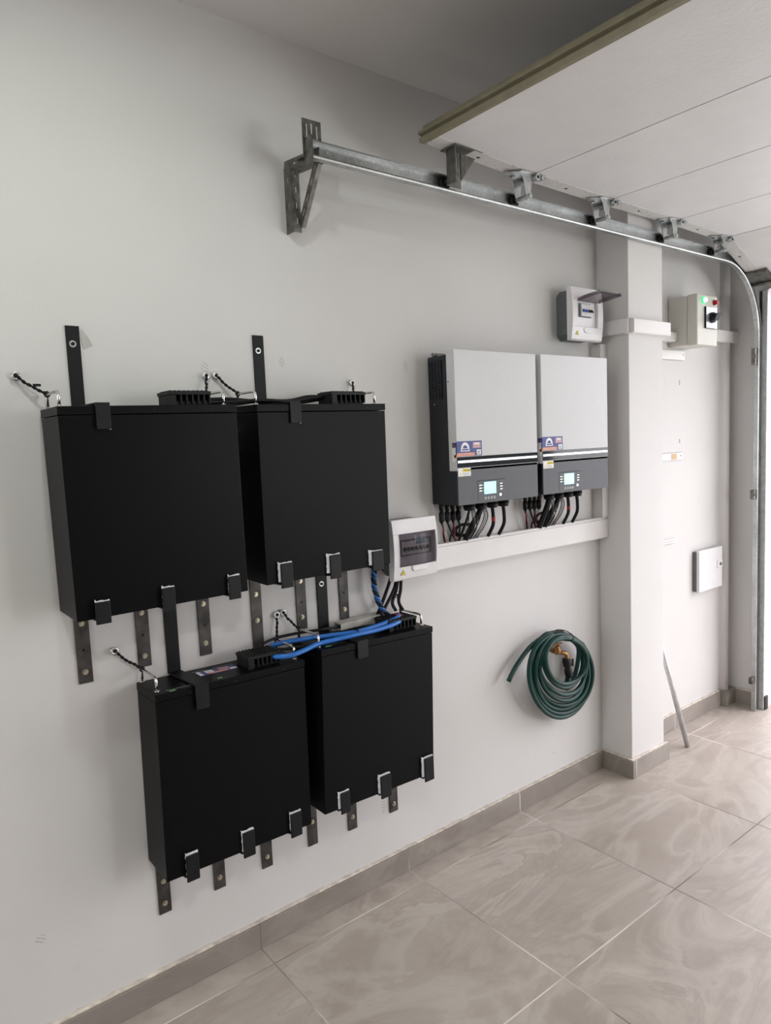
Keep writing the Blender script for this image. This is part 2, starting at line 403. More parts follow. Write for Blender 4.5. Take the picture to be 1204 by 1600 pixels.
# skirting tiles (cut tiles with a cream grout line on top)
HB, TB = 0.0795, 0.018
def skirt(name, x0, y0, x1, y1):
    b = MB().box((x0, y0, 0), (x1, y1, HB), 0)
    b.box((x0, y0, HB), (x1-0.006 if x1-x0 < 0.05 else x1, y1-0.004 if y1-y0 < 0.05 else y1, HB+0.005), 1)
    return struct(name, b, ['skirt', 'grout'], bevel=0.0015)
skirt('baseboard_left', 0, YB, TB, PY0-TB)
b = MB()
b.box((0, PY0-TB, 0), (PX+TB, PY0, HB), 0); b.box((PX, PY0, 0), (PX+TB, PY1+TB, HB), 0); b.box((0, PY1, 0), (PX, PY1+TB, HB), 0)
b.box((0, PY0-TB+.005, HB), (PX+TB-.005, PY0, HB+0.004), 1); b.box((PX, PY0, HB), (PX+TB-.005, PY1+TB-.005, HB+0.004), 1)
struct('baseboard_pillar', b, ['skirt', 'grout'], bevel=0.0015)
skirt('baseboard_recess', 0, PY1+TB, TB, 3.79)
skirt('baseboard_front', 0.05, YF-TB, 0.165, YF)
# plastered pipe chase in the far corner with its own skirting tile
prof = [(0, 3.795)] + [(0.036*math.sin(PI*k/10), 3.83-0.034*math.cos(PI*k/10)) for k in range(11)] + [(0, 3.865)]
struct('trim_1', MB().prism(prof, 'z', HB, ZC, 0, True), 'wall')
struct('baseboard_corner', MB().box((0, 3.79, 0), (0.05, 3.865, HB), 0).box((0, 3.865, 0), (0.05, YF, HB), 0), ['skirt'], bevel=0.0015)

# ------------------------------------------------------------------ batteries
BAT = dict(  # y centre, z centre, front x, roll, lean, yaw
    A=(0.6417, 1.4076, 0.1735, 0.0069, 0.0051, -0.0079),
    B=(1.1510, 1.4111, 0.1608, 0.0038, 0.0143, -0.0041),
    C=(0.8156, 0.6721, 0.1523, -0.0145, -0.0055, -0.0079),
    D=(1.2986, 0.6839, 0.1736, -0.0354, -0.0016, 0.0095))
BW, BH = 0.4416, 0.5026
LAB = dict(A='black steel battery cabinet, upper left of the four on the wall', B='black steel battery cabinet, upper right one beside the smoked-window breaker box',
           C='black steel battery cabinet, lower left one with a printed sticker on top', D='black steel battery cabinet, lower right one with thick blue cables plugged in')
TERM = dict(A=(0.275, 0.385), B=(0.265, 0.385), C=(0.275, 0.375), D=(0.285, 0.398))
broot = {}
for k, (yc, zc, d, a, l, yw) in BAT.items():
    D_ = d - 0.012
    R_ = Euler((a, l, yw), 'XYZ').to_matrix()
    loc = Vector((d, yc, zc)) + R_ @ Vector((-D_/2, 0, -BH/2))
    t = thing('battery_cabinet', LAB[k], 'battery', loc, (a, l, yw), 'wall-hung battery cabinets'); broot[k] = t
    hx, hy = D_/2, BW/2
    MB().box((-hx, -hy, 0), (hx, hy, BH-0.0215)).build('case', 'black', t, bevel=0.0015)
    b = MB().box((-hx-0.001, -hy-0.001, BH-0.020), (hx+0.0015, hy+0.001, BH))
    b.build('front_panel', 'black', t, bevel=0.0012)
    for yy in (-0.13, 0.0, 0.15):
        MB().cyl((hx+0.0012, yy, BH-0.012), (hx+0.0030, yy, BH-0.012), 0.0028, 12).build('screw', 'black2', t)
    for s_ in (-1, 1):
        y_ = s_*hy - (0.018 if s_ > 0 else -0.013); x0, x1 = -0.064, 0.046
        pts = [(x0, y_, BH-0.001), (x0, y_, BH+0.027), (x0+0.003, y_, BH+0.034), (x0+0.010, y_, BH+0.037), (x1-0.010, y_, BH+0.037), (x1-0.003, y_, BH+0.034), (x1, y_, BH+0.027), (x1, y_, BH-0.001)]
        h = MB().tube(pts, 0.0038, 12).build('handle', 'chrome', t)
        for xx in (x0, x1): MB().cyl((xx, y_, BH), (xx, y_, BH+0.003), 0.0065, 14).build('collar', 'chrome', h)
    # slotted terminal block
    ya, yb = -hy+TERM[k][0], -hy+TERM[k][1]
    xa, xb = -0.028, 0.050
    b = MB().box((xa, ya, BH), (xb-0.018, yb, BH+0.030)).box((xb-0.018, ya, BH), (xb-0.010, yb, BH+0.012))
    b.box((xa, ya-0.003, BH+0.028), (xb, yb+0.003, BH+0.037)); b.box((xb-0.018, ya, BH), (xb-0.002, ya+0.016, BH+0.030))
    n = 6; wd = (yb-ya-0.016)/n
    for i in range(n+1):
        yy = ya+0.016+i*wd; b.box((xb-0.018, yy-0.0022, BH+0.004), (xb-0.002, yy+0.0022, BH+0.030))
    tb = b.build('terminal_block', 'black2', t, bevel=0.001)
    cvr = MB()
    for i in range(9):
        yy = ya+0.006+i*(yb-ya-0.012)/8; cvr.box((xa+0.004, yy-0.002, BH+0.037), (xb-0.004, yy+0.002, BH+0.0395))
    cvr.build('cover_rib', 'black2', tb)
    if k in 'CD':
        # small printed legends along the panel
        lg = MB(); rr = random.Random(3)
        def dash(x, y0, y1, th=0.0018): lg.box((x, y0, BH), (x+th, y1, BH+0.0004))
        if k == 'C':
            y = -hy+0.035
            while y < -hy+0.125:
                L_ = rr.uniform(0.004, 0.010); dash(0.052, y, y+L_); y += L_+0.002
            lg.build('printed_legend', 'print_dim', t); lg = MB()
            y = -hy+0.105
            while y < -hy+0.128:
                L_ = rr.uniform(0.004, 0.008); dash(0.058, y, y+L_, 0.0014); y += L_+0.002
            for y0, y1, x in ((0.145, 0.185, -0.047), (0.21, 0.27, -0.050)):
                lg.build('printed_legend', 'print_dim', t); lg = MB()
                y = -hy+y0
                while y < -hy+y1:
                    L_ = rr.uniform(0.005, 0.011); dash(x, y, y+L_, 0.0022); y += L_+0.002
            lg.build('printed_legend', 'print_dim', t)
            MB().box((0.060, -hy+0.040, BH), (0.068, -hy+0.056, BH+0.0004)).build('green_label', 'print_green', t); MB().box((0.048, -hy+0.178, BH), (0.056, -hy+0.192, BH+0.0004)).build('green_label', 'print_green', t)
            s = MB().box((-0.038, -hy+0.150, BH), (0.004, -hy+0.265, BH+0.0006), 0)
            s.box((-0.034, -hy+0.175, BH+0.0006), (-0.010, -hy+0.198, BH+0.0009), 1); s.box((-0.008, -hy+0.18, BH+0.0006), (0.001, -hy+0.235, BH+0.0009), 2)
            s.box((-0.034, -hy+0.215, BH+0.0006), (-0.014, -hy+0.245, BH+0.0009), 3); s.box((-0.012, -hy+0.243, BH+0.0006), (0.001, -hy+0.262, BH+0.0009), 1)
            s.box((-0.036, -hy+0.152, BH+0.0006), (0.002, -hy+0.162, BH+0.0009), 1)
            s.build('sticker', ['navy', 'print_white', 'orange', 'print_pink'], t)
        else:
            for y0, y1, x in ((0.04, 0.10, 0.045), (0.13, 0.17, 0.040)):
                if y0 > 0.1: lg.build('printed_legend', 'print_dim', t); lg = MB()
                y = -hy+y0
                while y < -hy+y1:
                    L_ = rr.uniform(0.004, 0.009); dash(x, y, y+L_); y += L_+0.002
            lg.build('printed_legend', 'print_dim', t)
            MB().box((0.053, -hy+0.030, BH), (0.060, -hy+0.052, BH+0.0004)).build('green_label', 'print_green', t)

# ------------------------------------------------------------------ support brackets under the cabinets
def wall_bolt(parent, x, y, z, r=0.006):
    b = MB().cyl((x, y, z), (x+0.0015, y, z), r*1.25, 16); b.cyl((x+0.0015, y, z), (x+0.006, y, z), r*0.85, 6)
    return b.build('bolt', 'bolt', parent)
def support(cab, ystrip, ylip, wlip, zbot, zarm, zlip, xfront, label, pad, bolts):
    zlip -= 0.007; t = thing('support_bracket', label, 'bracket', (0, ystrip+0.0175, zbot), group='steel hook brackets carrying the cabinets')
    L = lambda x, y, z: (x, y-ystrip-0.0175, z-zbot)
    b = MB()
    b.box(L(0.0, ystrip, zbot), L(0.005, ystrip+0.036, zarm+0.04))
    b.build('wall_strip', 'rawsteel', t, bevel=0.0008)
    # arm under the cabinet, skewing slightly towards the lip
    yb = ylip + wlip/2 - 0.018
    b = MB().hexa([L(0.005, ystrip, zarm-0.006), L(xfront+0.001, yb, zarm-0.006), L(xfront+0.001, yb+0.036, zarm-0.006), L(0.005, ystrip+0.036, zarm-0.006),
                   L(0.005, ystrip, zarm-0.001), L(xfront+0.001, yb, zarm-0.001), L(xfront+0.001, yb+0.036, zarm-0.001), L(0.005, ystrip+0.036, zarm-0.001)])
    b.build('arm', 'blackpaint', t, bevel=0.0008)
    pad *= 0.75; yl = ylip + pad
    b = MB().box(L(xfront+0.007, yl, zarm-0.015), L(xfront+0.0125, ylip+wlip, zlip))
    b.build('front_hook', 'blackpaint', t, bevel=0.0035, seg=3)
    # padding squeezed between hook and cabinet
    b = MB(); rr = random.Random(int(ystrip*1000))
    z = zarm+0.002; n = 9; pr = []
    left = []
    for i in range(n+1):
        zz = zarm+0.004+(zlip-zarm+0.002)*i/n; left.append((ylip+rr.uniform(-0.0012, 0.0012)+(0.0 if pad > 0.003 else 0.003), zz))
    top = [(ylip+wlip*k/6, zlip+rr.uniform(0.001, 0.0035)) for k in range(1, 7)]
    poly = left + top + [(ylip+wlip+0.0008, zarm+0.004)]
    b.prism([(p[0]-ystrip-0.0175, p[1]-zbot) for p in poly], 'x', xfront+0.0015, xfront+0.0068)
    b.build('padding', 'sealant', t)
    for zz in bolts: wall_bolt(t, 0.005, 0.0, zz)
    hl = MB().cyl((0.0048, 0.0, 0.088), (0.0054, 0.0, 0.088), 0.004, 12); hl.build('empty_hole', 'black2', t)
    return t
rows = [
 ('A', 0.455, 0.461, 0.036, 0.955, 1.158, 1.204, 0.1745, 0.000, (0.03, 0.158), 'left hook bracket under the upper left battery cabinet'),
 ('A', 0.610, 0.623, 0.034, 0.963, 1.158, 1.212, 0.1742, 0.000, (0.03, 0.150), 'middle hook bracket under the upper left battery cabinet'),
 ('A', 0.787, 0.803, 0.035, 0.956, 1.159, 1.214, 0.1735, 0.000, (0.035, 0.150), 'right hook bracket under the upper left battery cabinet'),
 ('B', 0.955, 0.966, 0.044, 0.935, 1.160, 1.223, 0.1588, 0.006, (0.09, 0.17), 'left hook bracket under the upper right battery cabinet, thick white padding'),
 ('B', 1.112, 1.130, 0.046, 0.966, 1.161, 1.225, 0.1580, 0.009, (0.04, 0.155), 'middle hook bracket under the upper right battery cabinet, white padding on its left'),
 ('B', 1.275, 1.286, 0.052, 0.969, 1.162, 1.216, 0.1575, 0.011, (0.032,), 'right hook bracket under the upper right battery cabinet, beside the braided cable'),
 ('C', 0.613, 0.639, 0.037, 0.244, 0.423, 0.488, 0.1550, 0.001, (0.03, 0.095), 'left hook bracket under the lower left battery cabinet, lowest of all'),
 ('C', 0.780, 0.802, 0.040, 0.243, 0.421, 0.487, 0.1538, 0.004, (0.035,), 'middle hook bracket under the lower left battery cabinet'),
 ('C', 0.939, 0.957, 0.039, 0.242, 0.419, 0.484, 0.1528, 0.001, (0.035,), 'right hook bracket under the lower left battery cabinet'),
 ('D', 1.107, 1.117, 0.041, 0.247, 0.437, 0.497, 0.1715, 0.009, (0.08,), 'left hook bracket under the lower right battery cabinet, much white padding'),
 ('D', 1.266, 1.271, 0.047, 0.239, 0.432, 0.499, 0.1732, 0.007, (0.045,), 'middle hook bracket under the lower right battery cabinet'),
 ('D', 1.445, 1.453, 0.047, 0.236, 0.426, 0.500, 0.1748, 0.008, (0.030,), 'right hook bracket under the lower right battery cabinet, furthest right of all'),
]
for (cab, ys, yl, wl, zb, za, zl, xf, pad, bl, lab) in rows:
    support(cab, ys, yl, wl, zb, za, zl, xf, lab, pad, bl)

# ------------------------------------------------------------------ black hold-down straps over the cabinets
def holddown(ys, wd, ztop, zbox, xf, yl, zl, label, bolt=True):
    t = thing('hold_down_strap', label, 'strap', (0, ys+wd/2, zbox), group='black straps holding the cabinets down')
    h = wd/2
    b = MB().box((0, -h, 0.002), (0.0045, h, ztop-zbox)).build('wall_strip', 'blackpaint', t, bevel=0.001)
    dy = yl-ys
    b = MB().hexa([(0.0045, -h, 0.001), (xf+0.003, dy-h, 0.001), (xf+0.003, dy+h, 0.001), (0.0045, h, 0.001), (0.0045, -h, 0.0055), (xf+0.003, dy-h, 0.0055), (xf+0.003, dy+h, 0.0055), (0.0045, h, 0.0055)])
    b.build('top_arm', 'blackpaint', t, bevel=0.001)
    MB().box((xf+0.003, dy-h, zl-zbox), (xf+0.0078, dy+h, 0.0055)).build('front_hook', 'blackpaint', t, bevel=0.0012)
    MB().box((xf+0.0018, dy+h-0.004, zl-zbox-0.001), (xf+0.003, dy+h+0.0008, -0.002)).build('padding', 'sealant', t)
    if bolt:
        z = ztop-zbox-0.045
        bb = MB().cyl((0.0045, -0.002, z), (0.006, -0.002, z), 0.0085, 20, 0); bb.cyl((0.006, -0.002, z), (0.0095, -0.002, z), 0.0045, 12, 1)
        bb.build('bolt', ['washer', 'black2'], t)
    return t
holddown(0.495, 0.0335, 1.868, 1.660, 0.1755, 0.500, 1.603, 'black strap above the upper left battery cabinet, tape scrap beside its top')
holddown(1.014, 0.0355, 1.874, 1.6635, 0.163, 1.030, 1.609, 'black strap above the upper right battery cabinet, with a bolt near its top')
holddown(0.689, 0.0370, 1.140, 0.925, 0.1535, 0.701, 0.862, 'black strap over the lower left battery cabinet, broad top arm in view', False)
holddown(1.190, 0.0395, 1.145, 0.9385, 0.1750, 1.213, 0.888, 'black strap over the lower right battery cabinet, crossing under the blue cables')

# ------------------------------------------------------------------ wall anchors and their twisted wires
def anchor(y, z, label, r=0.0105):
    t = thing('wall_anchor', label, 'anchor', (0, y, z), group='ringed wall anchors above the cabinets')
    MB().tube([(0.010, r*0.72*math.cos(a), r*0.72*math.sin(a)) for a in [2*PI*i/24 for i in range(24)]], r*0.34, 8, closed=True).build('ring', 'washer', t)
    MB().cyl((0, 0, 0), (0.013, 0, 0), 0.0042, 12).build('screw', 'black2', t)
    MB().cyl((0, 0, 0), (0.008, 0, 0), r*0.8, 20).build('spacer', 'washer', t)
def tether(p0, p1, label, sag=0.006, kink=False):
    P0, P1 = Vector(p0), Vector(p1); n = 44; L = (P1-P0).length
    mid = (P0+P1)/2 + Vector((0, 0, -sag))
    d = (P1-P0).normalized(); u = d.orthogonal().normalized(); v = d.cross(u)
    b = MB(); rr = random.Random(int(p0[1]*1000)); ph0 = rr.random()*6
    jx = [rr.uniform(-0.0022, 0.0022) for _ in range(8)]
    for s_ in (0, PI):
        pts = []
        for i in range(n+1):
            t = i/n; c = P0*(1-t)**2 + mid*2*t*(1-t) + P1*t*t
            w_ = jx[int(t*7)]*(1-(t*7) % 1) + jx[min(7, int(t*7)+1)]*((t*7) % 1)
            a = ph0 + s_ + t*L/0.026*2*PI
            pts.append(c + (u*math.cos(a)+v*math.sin(a))*0.0021 + u*w_)
        b.tube(pts, 0.0021, 7)
    # little loops at both ends
    for c, rad in ((P0+Vector((0, 0, -0.004)), 0.0055), (P1, 0.0062)):
        b.tube([c+Vector((0.001, rad*math.cos(a), rad*math.sin(a))) if rad < 0.006 else c+Vector((0, rad*math.cos(a), rad*math.sin(a))) for a in [2*PI*i/18 for i in range(18)]], 0.0018, 6, closed=True)
    if kink:
        c = P0*0.34+P1*0.66+Vector((0, 0, 0.007)); b.box(c-Vector((0.003, 0.007, 0.003)), c+Vector((0.003, 0.010, 0.003)))
    o = b.build('twisted_wire', 'black2'); tag(o, label, 'wire', 'twisted black wires tying handles to the wall')
HA = {}
def hpos(k, side, t=0.1):
    y_ = side*BW/2 - (0.018 if side > 0 else -0.013); x = -0.064+0.11*t
    R_ = Euler((BAT[k][3], BAT[k][4], BAT[k][5]), 'XYZ').to_matrix()
    return Vector(broot[k].location) + R_ @ Vector((x, y_, BH+0.037))
an = [
 (0.372, 1.740, 'wall anchor at the far left, left of the upper left battery cabinet', 'A', -1, 'wire tie from the far left anchor down to the upper left cabinet', True),
 (0.858, 1.752, 'left one of the anchor pair between the two upper cabinets', 'A', 1, 'short wire tie behind the terminal block of the upper left cabinet', False),
 (0.888, 1.753, 'right one of the anchor pair between the two upper cabinets', 'B', -1, 'slanting wire tie from the anchor pair to the upper right cabinet', False),
 (1.363, 1.741, 'lone wall anchor above the right end of the upper right cabinet', 'B', 1, 'very short wire tie above the right end of the upper right cabinet', False),
 (0.548, 1.025, 'wall anchor left of the lower left battery cabinet', 'C', -1, 'slanting wire tie at the left end of the lower left cabinet', False),
 (1.037, 1.031, 'left one of the anchor pair between the two lower cabinets', 'C', 1, 'vertical wire tie above the right end of the lower left cabinet', False),
 (1.059, 1.034, 'right one of the anchor pair between the two lower cabinets', 'D', -1, 'slanting wire tie from the lower anchor pair to the lower right cabinet', False),
 (1.513, 1.012, 'wall anchor under the smoked-window breaker box', 'D', 1, 'short wire tie at the right end of the lower right cabinet', False)]
for (y, z, lab, k, side, wl, kk) in an:
    anchor(y, z, lab)
    tether((0.010, y, z), hpos(k, side, 0.04), wl, kink=kk)

o = MB().prism([(0.533, 1.862), (0.538, 1.858), (0.552, 1.838), (0.559, 1.822), (0.550, 1.818), (0.536, 1.812), (0.532, 1.835)], 'x', 0.0, 0.0012).build('tape_scrap', 'tape')
tag(o, 'torn scrap of greyish tape on the wall beside the upper left strap', 'tape')
# ------------------------------------------------------------------ cables on the cabinets
def cable(name, pts, r, mat, label, cat='cable', group=None, seg=12, n=8, ends=None):
    P = smooth_path(pts, n)
    if ends:
        t = thing(name, label, cat, pts[0], group=group); o0 = Vector(pts[0])
        MB().tube([p-o0 for p in P], r, seg).build('sheath', mat, t)
        for (a, b_, r_, m_, nm) in ends: MB().cyl(Vector(a)-o0, Vector(b_)-o0, r_, 14).build(nm, m_, t)
        return t
    o = MB().tube(P, r, seg).build(name, mat); tag(o, label, cat, group); return o
cable('blue_power_cable', [(0.100, 1.455, 0.962), (0.138, 1.41, 0.958), (0.152, 1.33, 0.955), (0.156, 1.235, 0.957), (0.148, 1.16, 0.955), (0.142, 1.10, 0.953), (0.152, 1.045, 0.948), (0.155, 1.00, 0.944), (0.138, 0.965, 0.943), (0.118, 0.955, 0.943)],
      0.0075, 'blue', 'thick blue cable, front one of two, ending in the lower left cabinet', group='blue cables linking the lower cabinets', ends=[((0.128, 1.425, 0.960), (0.098, 1.457, 0.962), 0.0082, 'red', 'plug_ring'), ((0.135, 0.962, 0.943), (0.108, 0.945, 0.944), 0.0055, 'black2', 'lug')])
cable('blue_power_cable', [(0.085, 1.450, 0.968), (0.118, 1.425, 0.967), (0.135, 1.33, 0.962), (0.138, 1.24, 0.960), (0.112, 1.16, 0.960), (0.080, 1.09, 0.958), (0.060, 1.03, 0.955), (0.048, 0.99, 0.952)],
      0.0075, 'blue', 'thick blue cable, rear one of two, passing behind the handles', group='blue cables linking the lower cabinets', ends=[((0.112, 1.43, 0.967), (0.090, 1.449, 0.968), 0.0082, 'red', 'plug_ring')])
tie = MB().tube([(0.148+0.011*math.cos(a), 1.237, 0.9585+0.0115*math.sin(a)) if True else 0 for a in [2*PI*i/16 for i in range(16)]], 0.0018, 6, closed=True).build('cable_tie', 'black2')
tag(tie, 'black cable tie around the two blue cables above the front strap', 'tie')
for i, (pts, lab) in enumerate([
    ([(0.06, 0.80, 1.672), (0.075, 0.90, 1.668), (0.085, 0.98, 1.676), (0.08, 1.08, 1.678), (0.07, 1.15, 1.690), (0.075, 1.195, 1.690)], 'black cable on the upper cabinets, highest of the three, arching to the right terminal block'),
    ([(0.09, 0.80, 1.672), (0.11, 0.88, 1.671), (0.12, 0.97, 1.676), (0.11, 1.07, 1.673), (0.095, 1.14, 1.682), (0.09, 1.195, 1.688)], 'black cable on the upper cabinets, nearest the front'),
    ([(0.045, 0.80, 1.680), (0.04, 0.90, 1.685), (0.045, 1.00, 1.677), (0.05, 1.06, 1.673), (0.055, 1.13, 1.674), (0.065, 1.195, 1.682)], 'black cable on the upper cabinets, nearest the wall')]):
    cable('power_cable', pts, 0.005, 'black2', lab, group='black cables along the upper cabinets')
# black lead lying behind the blue cables
cable('power_cable', [(0.045, 0.965, 0.962), (0.03, 1.02, 0.966), (0.04, 1.10, 0.968), (0.06, 1.17, 0.968), (0.05, 1.24, 0.962), (0.05, 1.32, 0.966), (0.05, 1.38, 0.955)], 0.0045, 'black2', 'black lead lying behind the blue cables on the lower cabinets', group='black leads behind the blue cables')
cable('power_cable', [(0.085, 0.955, 0.955), (0.105, 1.01, 0.95), (0.12, 1.07, 0.95), (0.115, 1.16, 0.948), (0.105, 1.24, 0.950), (0.10, 1.30, 0.945), (0.09, 1.375, 0.950)], 0.0045, 'black2', 'black lead under the blue cables on the lower cabinets', group='black leads behind the blue cables')
# braided blue and black cable hanging from the upper right cabinet
t = thing('braided_cable', 'blue and black braided cable hanging below the upper right cabinet', 'cable', (0.05, 1.387, 1.16))
cp = smooth_path([(0, 0, 0.03), (0, 0, -0.04), (0, -0.002, -0.085), (0, 0.008, -0.13), (0.002, 0.024, -0.17), (0.010, 0.045, -0.195)], 14)
for s_, mt_, nm in ((0, 'black2', 'black_strand'), (2*PI/3, 'bluedk', 'dark_blue_strand'), (4*PI/3, 'blue', 'blue_strand')):
    pts = [];
    for i, p in enumerate(cp):
        a = s_+i/len(cp)*2*PI*5.5; r = 0.0055
        pts.append(p+Vector((math.cos(a)*r, math.sin(a)*r, 0)))
    MB().tube(pts, 0.0052 if nm != 'blue_strand' else 0.0042, 8).build(nm, mt_, t)
for i, (p, lab) in enumerate([
    ([(0.03, 1.480, 1.10), (0.03, 1.462, 1.06), (0.03, 1.435, 1.01), (0.04, 1.405, 0.975), (0.05, 1.385, 0.962)], 'leftmost black cable out of the smoked-window breaker box, slanting down left'),
    ([(0.04, 1.487, 1.09), (0.04, 1.480, 1.05), (0.045, 1.440, 1.00), (0.06, 1.400, 0.972)], 'second black cable from the left under the smoked-window breaker box'),
    ([(0.045, 1.492, 1.09), (0.045, 1.482, 1.04), (0.045, 1.463, 1.00), (0.06, 1.466, 0.972)], 'third black cable from the left under the smoked-window breaker box'),
    ([(0.05, 1.502, 1.09), (0.05, 1.497, 1.04), (0.05, 1.487, 1.00), (0.06, 1.496, 0.970)], 'rightmost black cable under the smoked-window breaker box, nearly vertical')]):
    cable('power_cable', p, 0.0058, 'black2', lab, group='black cables from the breaker box down to the lower right cabinet')
# offcut of trunking lying behind the cables
b = MB()
b.slab((-0.019, 0.0, 0.019, 0.021), [(-0.0165, 0.0025, 0.0165, 0.0185)], 'x', -0.10, 0.105)
o = b.build('trunking_offcut', 'pvcdusty', bevel=0.001)
o.location = (0.040, 1.335, 0.9515); o.rotation_euler = (0.05, 0.0, PI/2+0.03)
tag(o, 'dusty hollow offcut of pale trunking lying on the lower right cabinet', 'trunking')

# ------------------------------------------------------------------ inverters
IW, IH, ID = 0.4224, 0.5346, 0.1437
def inverter(y, z, label):
    t = thing('solar_inverter', label, 'inverter', (0.0, y, z), group='wall inverters')
    xb = 0.104
    b = MB().box((0.006, 0.004, 0.0), (xb, IW-0.004, IH-0.014))
    b.box((xb-0.001, 0.002, 0.0), (ID-0.003, IW-0.002, 0.127))
    b.build('body', 'invbody', t, bevel=0.003)
    MB().box((xb, 0, 0.120), (ID, IW, IH)).build('white_cover', 'invwhite', t, bevel=0.002)
    MB().box((ID-0.004, 0.001, 0.0), (ID, IW-0.001, 0.131)).build('control_panel', 'invgrey', t, bevel=0.0015)
    MB().box((ID-0.003, 0.0005, 0.131), (ID+0.0012, IW-0.0005, 0.168)).build('gloss_band', 'invband', t, bevel=0.0006)
    MB().box((ID+0.0012, 0.003, 0.1475), (ID+0.0022, IW-0.006, 0.1555)).build('light_strip', 'led', t)
    # louvres on the side
    v = MB()
    for i in range(17):
        zz = IH-0.035-i*0.0078
        v.box((0.014, 0.0, zz-0.0022), (0.078, 0.0042, zz+0.0014))
    for xx in (0.014, 0.030, 0.046, 0.062, 0.077): v.box((xx-0.001, 0.0008, IH-0.165), (xx+0.001, 0.0045, IH-0.03))
    v.build('louvre', 'invbody', t)
    MB().cyl((0.035, 0.0045, 0.355), (0.035, 0.0025, 0.355), 0.0028, 12).build('screw', 'bolt', t)
    MB().cyl((0.112, 0.0005, 0.427), (0.112, -0.0006, 0.427), 0.0025, 12).build('cover_screw', 'black2', t)
    b = MB().box((0.0, 0.030, IH-0.02), (0.004, IW-0.06, IH+0.004)).box((0.004, 0.045, IH-0.016), (0.016, 0.075, IH-0.002)); b.build('hanging_plate', 'galvdark', t, bevel=0.001)
    # screen with buttons
    p = MB().box((ID-0.0005, 0.097, 0.006), (ID+0.0008, 0.238, 0.079)).build('keypad', 'invgrey', t, bevel=0.0005)
    MB().box((ID+0.0002, 0.094, 0.0795), (ID+0.0009, 0.238, 0.0808)).build('groove', 'black2', t)
    MB().box((ID+0.0006, 0.128, 0.031), (ID+0.0018, 0.189, 0.074)).build('screen', 'screen', p)
    l = MB(); g = MB()
    for i, zz in enumerate((0.044, 0.054, 0.064)):
        for yy in (0.104, 0.211):
            l.prism([(yy, zz-0.0014), (yy+0.009, zz-0.0014), (yy+0.013, zz), (yy+0.009, zz+0.0014), (yy, zz+0.0014)], 'x', ID+0.0008, ID+0.0015)
        g.box((ID+0.0008, 0.121, zz-0.001), (ID+0.0015, 0.124, zz+0.001))
    l.build('indicator', 'led', p); g.build('green_indicator', 'ledgreen', p)
    MB().cyl((ID, 0.211, 0.024), (ID+0.0022, 0.211, 0.024), 0.0052, 20).build('power_button', 'led', p)
    ic = MB()
    for i in range(4):
        y0 = 0.133+i*0.0155
        ic.tube([(ID+0.0012, y0+0.0045*math.cos(a), 0.0165+0.0045*math.sin(a)) for a in [2*PI*k/12 for k in range(12)]], 0.0008, 5, closed=True)
        ic.box((ID+0.0008, y0-0.0018, 0.0155), (ID+0.0014, y0+0.0018, 0.0178))
    ic.build('button_icon', 'print_white', p)
    # warning label
    wlb = MB().box((ID-0.0002, 0.003, 0.101), (ID+0.0006, 0.064, 0.129), 0)
    wlb.box((ID+0.0006, 0.025, 0.116), (ID+0.0010, 0.060, 0.126), 1); wlb.prism([(0.009, 0.105), (0.019, 0.105), (0.014, 0.114)], 'x', ID+0.0006, ID+0.0010, 1)
    for k in range(3): wlb.box((ID+0.0006, 0.026, 0.104+k*0.0035), (ID+0.0009, 0.056, 0.1052+k*0.0035), 2)
    wlb.build('warning_label', ['print_white', 'yellow', 'print_dim'], t)
    text_mesh('WARNING', 0.0075, 'black2', t, (ID+0.0009, 0.027, 0.1185), (PI/2, 0, PI/2), 'warning_lettering')
    # company sticker wrapping round the left edge
    s = MB(); z0, z1 = 0.170, 0.222
    s.box((ID, 0.0, z0), (ID+0.0005, 0.122, z1), 0); s.box((0.122, -0.0005, z0-0.004), (ID+0.0005, 0.0, z1-0.004), 0)
    s.box((0.122, -0.0009, z0-0.018), (0.139, -0.0005, z1-0.020), 1); s.box((0.125, -0.0011, z1-0.022), (0.135, -0.0005, z1-0.009), 4)
    arch = [(0.018, z0+0.017)] + [(0.040-0.020*math.cos(PI*k/10), z0+0.026+0.022*math.sin(PI*k/10)) for k in range(11)] + [(0.062, z0+0.017)]
    s.prism(arch, 'x', ID+0.0005, ID+0.0009, 1)
    s.prism([(0.040-0.011*math.cos(PI*k/8), z0+0.027+0.011*math.sin(PI*k/8)) for k in range(9)], 'x', ID+0.0009, ID+0.0012, 5)
    s.box((ID+0.0009, 0.024, z0+0.020), (ID+0.0012, 0.057, z0+0.025), 0)
    s.box((ID+0.0005, 0.0, z0+0.001), (ID+0.0009, 0.086, z0+0.012), 2); s.box((0.131, -0.0009, z0-0.004), (ID+0.0009, -0.0004, z0+0.006), 2)
    s.box((ID+0.0005, 0.078, z1-0.025), (ID+0.0009, 0.116, z1-0.005), 3); s.box((ID+0.0009, 0.086, z1-0.013), (ID+0.0012, 0.108, z1-0.007), 1)
    s.box((ID+0.0005, 0.096, z0+0.003), (ID+0.0009, 0.117, z0+0.021), 1)
    for k in range(3): s.box((ID+0.0009, 0.010+k*0.022, z0+0.004), (ID+0.0012, 0.028+k*0.022, z0+0.009), 3)
    for k in range(2): s.box((ID+0.0009, 0.100, z0+0.0065+k*0.006), (ID+0.0012, 0.112, z0+0.009+k*0.006), 5)
    s.build('sticker', ['navy', 'print_white', 'orange', 'print_pink', 'skin_print', 'bluedk'], t)
    for i, yy in enumerate((0.125, 0.185, 0.245, 0.305)):
        g = MB().cyl((0.070, yy, 0.0), (0.070, yy, -0.012), 0.0215, 18); g.cyl((0.070, yy, -0.012), (0.070, yy, -0.030), 0.0235, 14, r2=0.019)
        g.build('cable_gland', 'black2', t)
    return t
